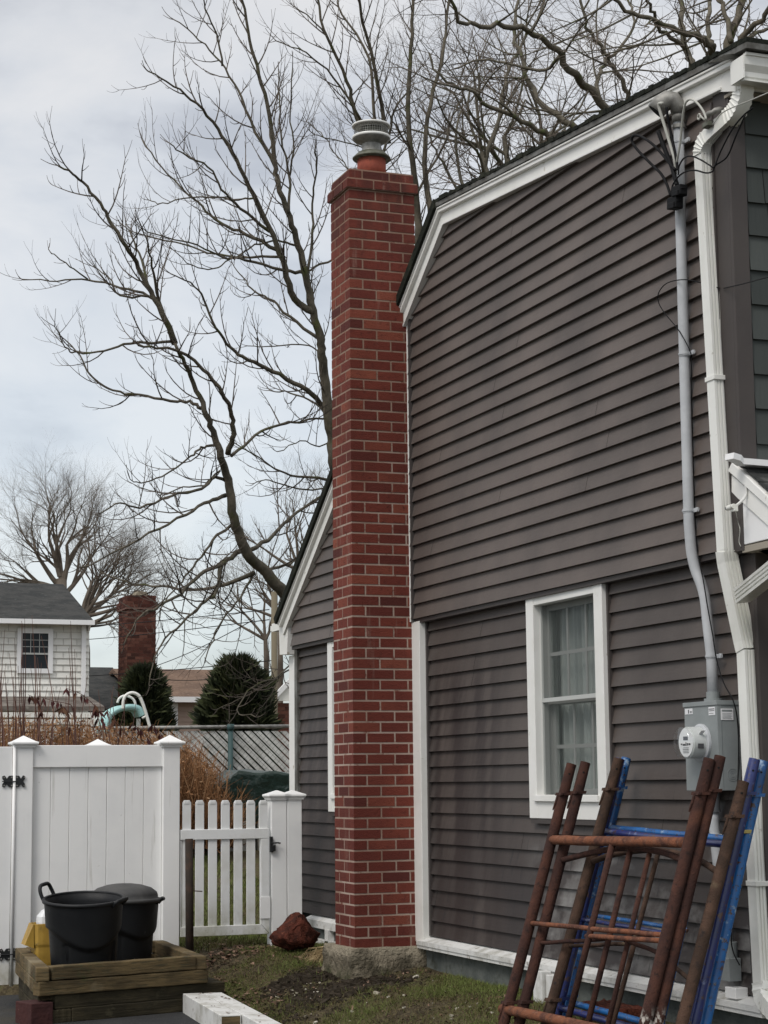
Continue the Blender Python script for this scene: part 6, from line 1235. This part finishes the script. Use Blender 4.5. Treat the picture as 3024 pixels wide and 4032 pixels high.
for sd, px, py, y, L, lab in ((81, 1045, 2520, 40, .85, 'bare tree behind the evergreen, left of the utility pole'), (83, 1100, 2440, 38, .75, 'thin bare tree just right of the utility pole'), (85, 1180, 2250, 36, .8, 'bare tree peeping between leaning trunk and steep roof edge')):
    T = Tree(sd); b = U(px, 2700, 'y', y); b.z = 0; T.t.tube([b, U(px+4, 2600, 'y', y), U(px, py, 'y', y)], [.07, .06, .045], 8)
    for d in ((-.5, 0, 1), (-.1, .1, 1), (.5, -.1, 1), (-1, .1, .5)): grow(T, U(px, py, 'y', y), Vector(d), L, .035, 5, FT)
    T.done(lab, 'tree', m1='bark_far', m2='bark_far', base=b)
T = Tree(87)
for px, y in ((-60, 70), ): pass
# evergreens
def evergreen(px0, px1, pyt, y, lab, seed):
    r_ = random.Random(seed); a, b = U(px0, 2850, 'y', y), U(px1, 2850, 'y', y); zt_ = U((px0+px1)/2, pyt, 'y', y).z; cx, hw = (a.x+b.x)/2, (b.x-a.x)/2*1.02; mb = MB(); zb = .2; H_ = zt_-zb
    e_ = empty('evergreen_shrub', (cx, y, zb), lab, 'shrub', 'dark evergreens behind the chain link fence')
    for k in range(7500):
        u = r_.random(); z = .25+.75*u**.9; zz_ = max(0, (z-.42)/.58); w = (1-zz_**3.2)**.42*(1+.09*math.sin(z*15+seed)+.07*math.sin(z*37)); ang = r_.uniform(0, 6.28); rr = w*math.sqrt(r_.random())*(.84+.42*mn.noise(Vector((math.cos(ang)*2, math.sin(ang)*2, z*6+seed))))*1.04
        c = Vector((cx+hw*rr*math.cos(ang), y+hw*.8*rr*math.sin(ang), zb+z*H_)); s_ = r_.uniform(.06, .17); mb.tint = min(1, max(0, .35+.5*mn.noise(c*3)+r_.uniform(-.25, .3)))
        d = Vector((math.cos(ang)*.6, math.sin(ang)*.6, r_.uniform(.3, 1.3))).normalized()
        for q_ in range(3):
            d2 = (d+Vector((r_.gauss(0, .45), r_.gauss(0, .45), r_.gauss(0, .35)))).normalized(); sd_ = d2.orthogonal().normalized()*s_*.16; L_ = d2*s_*1.5
            mb.add([c-sd_, c+sd_, c+L_*.6+sd_*.8, c+L_, c+L_*.6-sd_*.8], [(0, 1, 2, 3, 4)])
    obj('foliage', mb, M['evergreen'], e_, tint=True)
    mb = MB(); mb.tube([(cx, y, 0), (cx, y, zb+H_*.8)], [.09, .03], 8); obj('trunk', mb, M['bark'], e_)
evergreen(462, 672, 2655, 27.5, 'dark evergreen shrub in front of the far brick chimney', 5)
evergreen(790, 1082, 2618, 26.0, 'dark evergreen shrub nearer the brown house, the larger of the two', 8)
# brush hedge
def hedge_top(px):
    pts = [(-200, 2830), (300, 2835), (420, 2858), (560, 2880), (660, 2895), (720, 2930), (790, 2980), (850, 3060), (900, 3140), (960, 3200)]
    for (a, ya), (b, yb_) in zip(pts, pts[1:]):
        if a <= px <= b: return ya+(yb_-ya)*(px-a)/(b-a)
    return 2900
hd_ = empty('brush_hedge', (4.6, 20, .2), 'dense leafless orange-brown brush hedge behind the tall white fence', 'hedge'); mb = MB(); rh = random.Random(3)
for k in range(5200):
    px = rh.uniform(-160, 930) if k % 4 else rh.uniform(600, 930); y = rh.uniform(19.3, 21.6); b = U(px+rh.uniform(-25, 25), 3200, 'y', y); zt_ = U(px, hedge_top(px), 'y', y).z*rh.uniform(.62, 1.03); b.z = .85
    if zt_ < 1.0: continue
    tp_ = Vector((b.x+rh.gauss(0, .14), y+rh.gauss(0, .1), zt_)); m1 = b.lerp(tp_, .5)+Vector((rh.gauss(0, .07), rh.gauss(0, .07), 0)); mb.tint = min(1, max(0, rh.gauss(.45, .25)))
    r0 = rh.uniform(.0035, .0075); mb.tube([b, m1, tp_], [r0, r0*.8, r0*.35], 3, cap=False)
    for q_ in range(2):
        f = rh.uniform(.4, .95); c = b.lerp(tp_, f); e_ = c+Vector((rh.gauss(0, .12), rh.gauss(0, .08), rh.uniform(-.02, .22))); mb.tube([c, e_], [r0*.6, r0*.2], 3, cap=False)
obj('stems', mb, M['brush'], hd_, tint=True)
mb = MB()
for k in range(9500):
    px = rh.uniform(-160, 880); y = rh.uniform(19.2, 21.2); zt_ = U(px, hedge_top(px), 'y', y).z; c = Vector((U(px, 3000, 'y', y).x, y, .8+rh.random()*max(.1, zt_-.8))); mb.tint = rh.random()**1.3; d = Vector((rh.gauss(0, 1), rh.gauss(0, 1), rh.gauss(0, 1))).normalized(); s_ = d.orthogonal().normalized()*.009; L_ = d*rh.uniform(.03, .06); mb.add([c, c+L_*.5+s_, c+L_, c+L_*.5-s_], [(0, 1, 2, 3)])
obj('dead_leaves', mb, M['brush'], hd_, tint=True)
tall = empty('sapling_stems', (3.6, 18.9, .2), 'thin tall reddish saplings standing above the brush hedge at the left', 'sapling'); mb = MB(); lf = MB()
for k in range(46):
    px = rh.uniform(-60, 330) if k < 38 else rh.uniform(330, 560); y = rh.uniform(18.4, 19.4); top = rh.uniform(2420, 2740) if px < 330 else rh.uniform(2700, 2800); b = U(px+rh.gauss(0, 22), 3150, 'y', y); t_ = U(px+rh.gauss(0, 34), top, 'y', y+rh.uniform(-.2, .2)); mid = b.lerp(t_, .55)+Vector((rh.gauss(0, .05), 0, 0)); mb.tint = rh.random(); mb.tube(catmull([b, mid, t_], 4), [.010*(1-.8*i/8) for i in range(9)], 4, cap=False)
def drooping(pts, n, sz):
    P_ = catmull([U(a, b, 'y', 18.6) for a, b in pts], 6); mb.tint = .2; mb.tube(P_, [.006*(1-.6*i/len(P_)) for i in range(len(P_))], 4, cap=False)
    for k in range(n):
        c = P_[rh.randrange(len(P_)//4, len(P_))]; L_ = Vector((rh.gauss(0, .03), rh.gauss(0, .03), -rh.uniform(.07, .16)*sz)); s_ = Vector((rh.uniform(.008, .02), rh.uniform(-.01, .01), 0)); lf.tint = rh.random()*.8; lf.add([c, c+L_*.4+s_, c+L_, c+L_*.45-s_], [(0, 1, 2, 3)])
drooping([(300, 2900), (285, 2790), (262, 2770), (210, 2760), (150, 2740)], 9, .75)
drooping([(290, 2930), (262, 2800), (240, 2780)], 9, .75)
drooping([(420, 2900), (395, 2810), (330, 2740), (262, 2710)], 20, .8)
drooping([(400, 2880), (380, 2800), (372, 2770)], 7, .8); drooping([(175, 2850), (150, 2760), (110, 2735)], 8, .8)
drooping([(620, 2960), (560, 2880), (520, 2850)], 9, .8); drooping([(680, 2990), (640, 2900), (600, 2850)], 9, .8); drooping([(500, 2900), (450, 2830), (410, 2780)], 6, .8)
obj('stems', mb, M['stem_red'], tall, tint=True); obj('leaves', lf, M['leaf_red'], tall, tint=True)
# ================================================================== lawn
rg = random.Random(5)
def inlawn(x, y):
    if x < edge_x(y)+.03 or x > 4.95: return False
    if 12.40 < y < 13.02 and x > 4.43: return False
    if y < 14.5 and x < 3.70 and y > 12.75: return False
    return True
def green(x, y): return mn.noise(Vector((x*1.3, y*1.1, 4)))+.55*mn.noise(Vector((x*4, y*4, 1)))+.25-1.1*math.exp(-((x-4.35)/.35)**2-((y-12.1)/.5)**2)-1.2*math.exp(-((x-4.3)/.3)**2-((y-12.85)/.22)**2)-.5*math.exp(-((x-4.1)/.4)**2-((y-14.1)/.35)**2)
g = MB(); n = 0; tries = 0
while n < 46000 and tries < 200000:
    tries += 1; x = rg.uniform(3.5, 4.95); y = 8.3+(14.45-8.3)*rg.random()**.8
    if not inlawn(x, y): continue
    gr = green(x, y)
    if rg.random() > .25+gr*.9: continue
    n += 1; h_ = rg.uniform(.012, .042); a = rg.uniform(0, 6.28); w = rg.uniform(.0012, .0026); z = gz(x, y)-.003; lx, ly = rg.gauss(0, .022), rg.gauss(0, .022); dx, dy_ = math.cos(a)*w, math.sin(a)*w
    g.tint = min(1, max(0, .42+gr*.45+rg.uniform(-.28, .28))); g.add([(x-dx, y-dy_, z), (x+dx, y+dy_, z), (x+lx, y+ly, z+h_)], [(0, 1, 2)])
for k in range(5200):   # taller tufts
    x = rg.uniform(3.6, 4.9); y = rg.uniform(8.8, 14.3)
    if not inlawn(x, y) or mn.noise(Vector((x*7, y*7, 3))) < .18: continue
    h_ = rg.uniform(.035, .07); a = rg.uniform(0, 6.28); w = rg.uniform(.0015, .003); z = gz(x, y)-.003; g.tint = rg.random()**1.2; g.add([(x-w*math.cos(a), y-w*math.sin(a), z), (x+w*math.cos(a), y+w*math.sin(a), z), (x+rg.gauss(0, .03), y+rg.gauss(0, .03), z+h_)], [(0, 1, 2)])
for k in range(17000):   # yard seen through the gate
    x = rg.uniform(3.9, 5.6); y = rg.uniform(14.6, 19.5); gr = .35+mn.noise(Vector((x*1.3, y*.8, 9))); h_ = rg.uniform(.03, .07); a = rg.uniform(0, 6.28); w = .004; z = gz(x, y); g.tint = min(1, max(0, .55+.4*gr+rg.uniform(-.3, .2)))
    g.add([(x-w*math.cos(a), y-w*math.sin(a), z), (x+w*math.cos(a), y+w*math.sin(a), z), (x+rg.gauss(0, .03), y+rg.gauss(0, .03), z+h_)], [(0, 1, 2)])
obj('grass', g, M['grass'], kind='stuff', tint=True, label='patchy short green and brown grass between the drive and the house', cat='grass')
g = MB()
def leaf(x, y, s_, dz=.004):
    a = rg.uniform(0, 6.28); c, s2 = math.cos(a), math.sin(a); z = gz(x, y)+dz; g.tint = rg.random(); pts = []
    for (u, v) in ((-1, 0), (-.4, .5), (.3, .42), (1, 0), (.3, -.42), (-.4, -.5)): pts.append((x+s_*(u*c-v*s2), y+s_*(u*s2+v*c), z+rg.uniform(0, .018)))
    g.add(pts, [(0, 1, 2, 5), (2, 3, 4, 5)])
for k in range(260): leaf(rg.uniform(3.78, 4.62), 14.35+rg.gauss(0, .16) if rg.random() < .8 else rg.uniform(13.6, 14.4), rg.uniform(.009, .034))
for k in range(90): leaf(3.86+rg.gauss(0, .12), 13.1+rg.gauss(0, .3), rg.uniform(.015, .04))
for k in range(120): leaf(rg.uniform(3.9, 5.2), rg.uniform(14.7, 18.5), rg.uniform(.02, .05))
for k in range(420):
    x, y = rg.uniform(3.6, 4.93), rg.uniform(8.8, 14.2)
    if inlawn(x, y): leaf(x, y, rg.uniform(.006, .017))
for k in range(60): leaf(4.62+rg.gauss(0, .10), 13.6+rg.gauss(0, .15), rg.uniform(.01, .03))
obj('leaf_litter', g, M['leaf'], kind='stuff', tint=True, label='dead brown leaves scattered along the gate and over the grass', cat='leaf litter')
g = MB()
for k in range(150):
    x, y = (rg.uniform(3.75, 4.9), rg.uniform(9, 12.4)) if k < 120 else (rg.uniform(4.0, 4.45), rg.uniform(12.2, 12.8))
    if not inlawn(x, y): continue
    s_ = rg.uniform(.004, .010) if rg.random() < .85 else rg.uniform(.010, .020); z = gz(x, y); g.tint = rg.random(); a = rg.uniform(0, 3); g.obox((x, y, z+s_*.3), (math.cos(a), math.sin(a), .2), (-math.sin(a), math.cos(a), 0), (0, 0, 1), s_, s_*.6, s_*.45)
obj('stone_chips', g, M['chip'], kind='stuff', tint=True, label='pale stone and mortar chips scattered on the soil', cat='gravel')
g = MB()
for k in range(2600):   # clods of dug soil in front of the footing
    if k < 1500: x, y = 4.25+rg.gauss(0, .22), 12.15+rg.gauss(0, .22)
    else: x, y = 4.28+rg.gauss(0, .14), 12.9+rg.gauss(0, .13)
    if not inlawn(x, y): continue
    s_ = abs(rg.gauss(0, .008))+.003; z = gz(x, y); a = rg.uniform(0, 3); g.obox((x, y, z+s_*.2), (math.cos(a), math.sin(a), rg.uniform(-.4, .4)), (-math.sin(a), math.cos(a), rg.uniform(-.4, .4)), (0, 0, 1), s_, s_*.8, s_*.6)
obj('loose_soil', g, mat('soil', (.028, .022, .016), .95, .1, noise=(30, (.045, .036, .026), .4, .6)), kind='stuff', label='dark crumbly dug soil in front of the chimney footing', cat='soil')
g = MB(); n = 0
while n < 15000:
    x, y = rg.uniform(3.55, 4.95), 8.3+(14.45-8.3)*rg.random()**.85
    if not inlawn(x, y): continue
    n += 1; s_ = rg.uniform(.003, .012); a = rg.uniform(0, 6.28); z = gz(x, y)+rg.uniform(0, .012); c_, s2 = math.cos(a)*s_, math.sin(a)*s_; k = rg.uniform(.15, .5); g.tint = min(1, max(0, rg.gauss(.45-.25*(green(x, y) < 0), .27)))
    g.add([(x-c_, y-s2, z), (x+s2*k, y-c_*k, z+rg.uniform(0, .006)), (x+c_, y+s2, z+rg.uniform(-.003, .008)), (x-s2*k, y+c_*k, z)], [(0, 1, 2, 3)])
obj('ground_litter', g, M['litter'], kind='stuff', tint=True, label='fine brown plant litter and crumbs over the lawn soil', cat='litter')
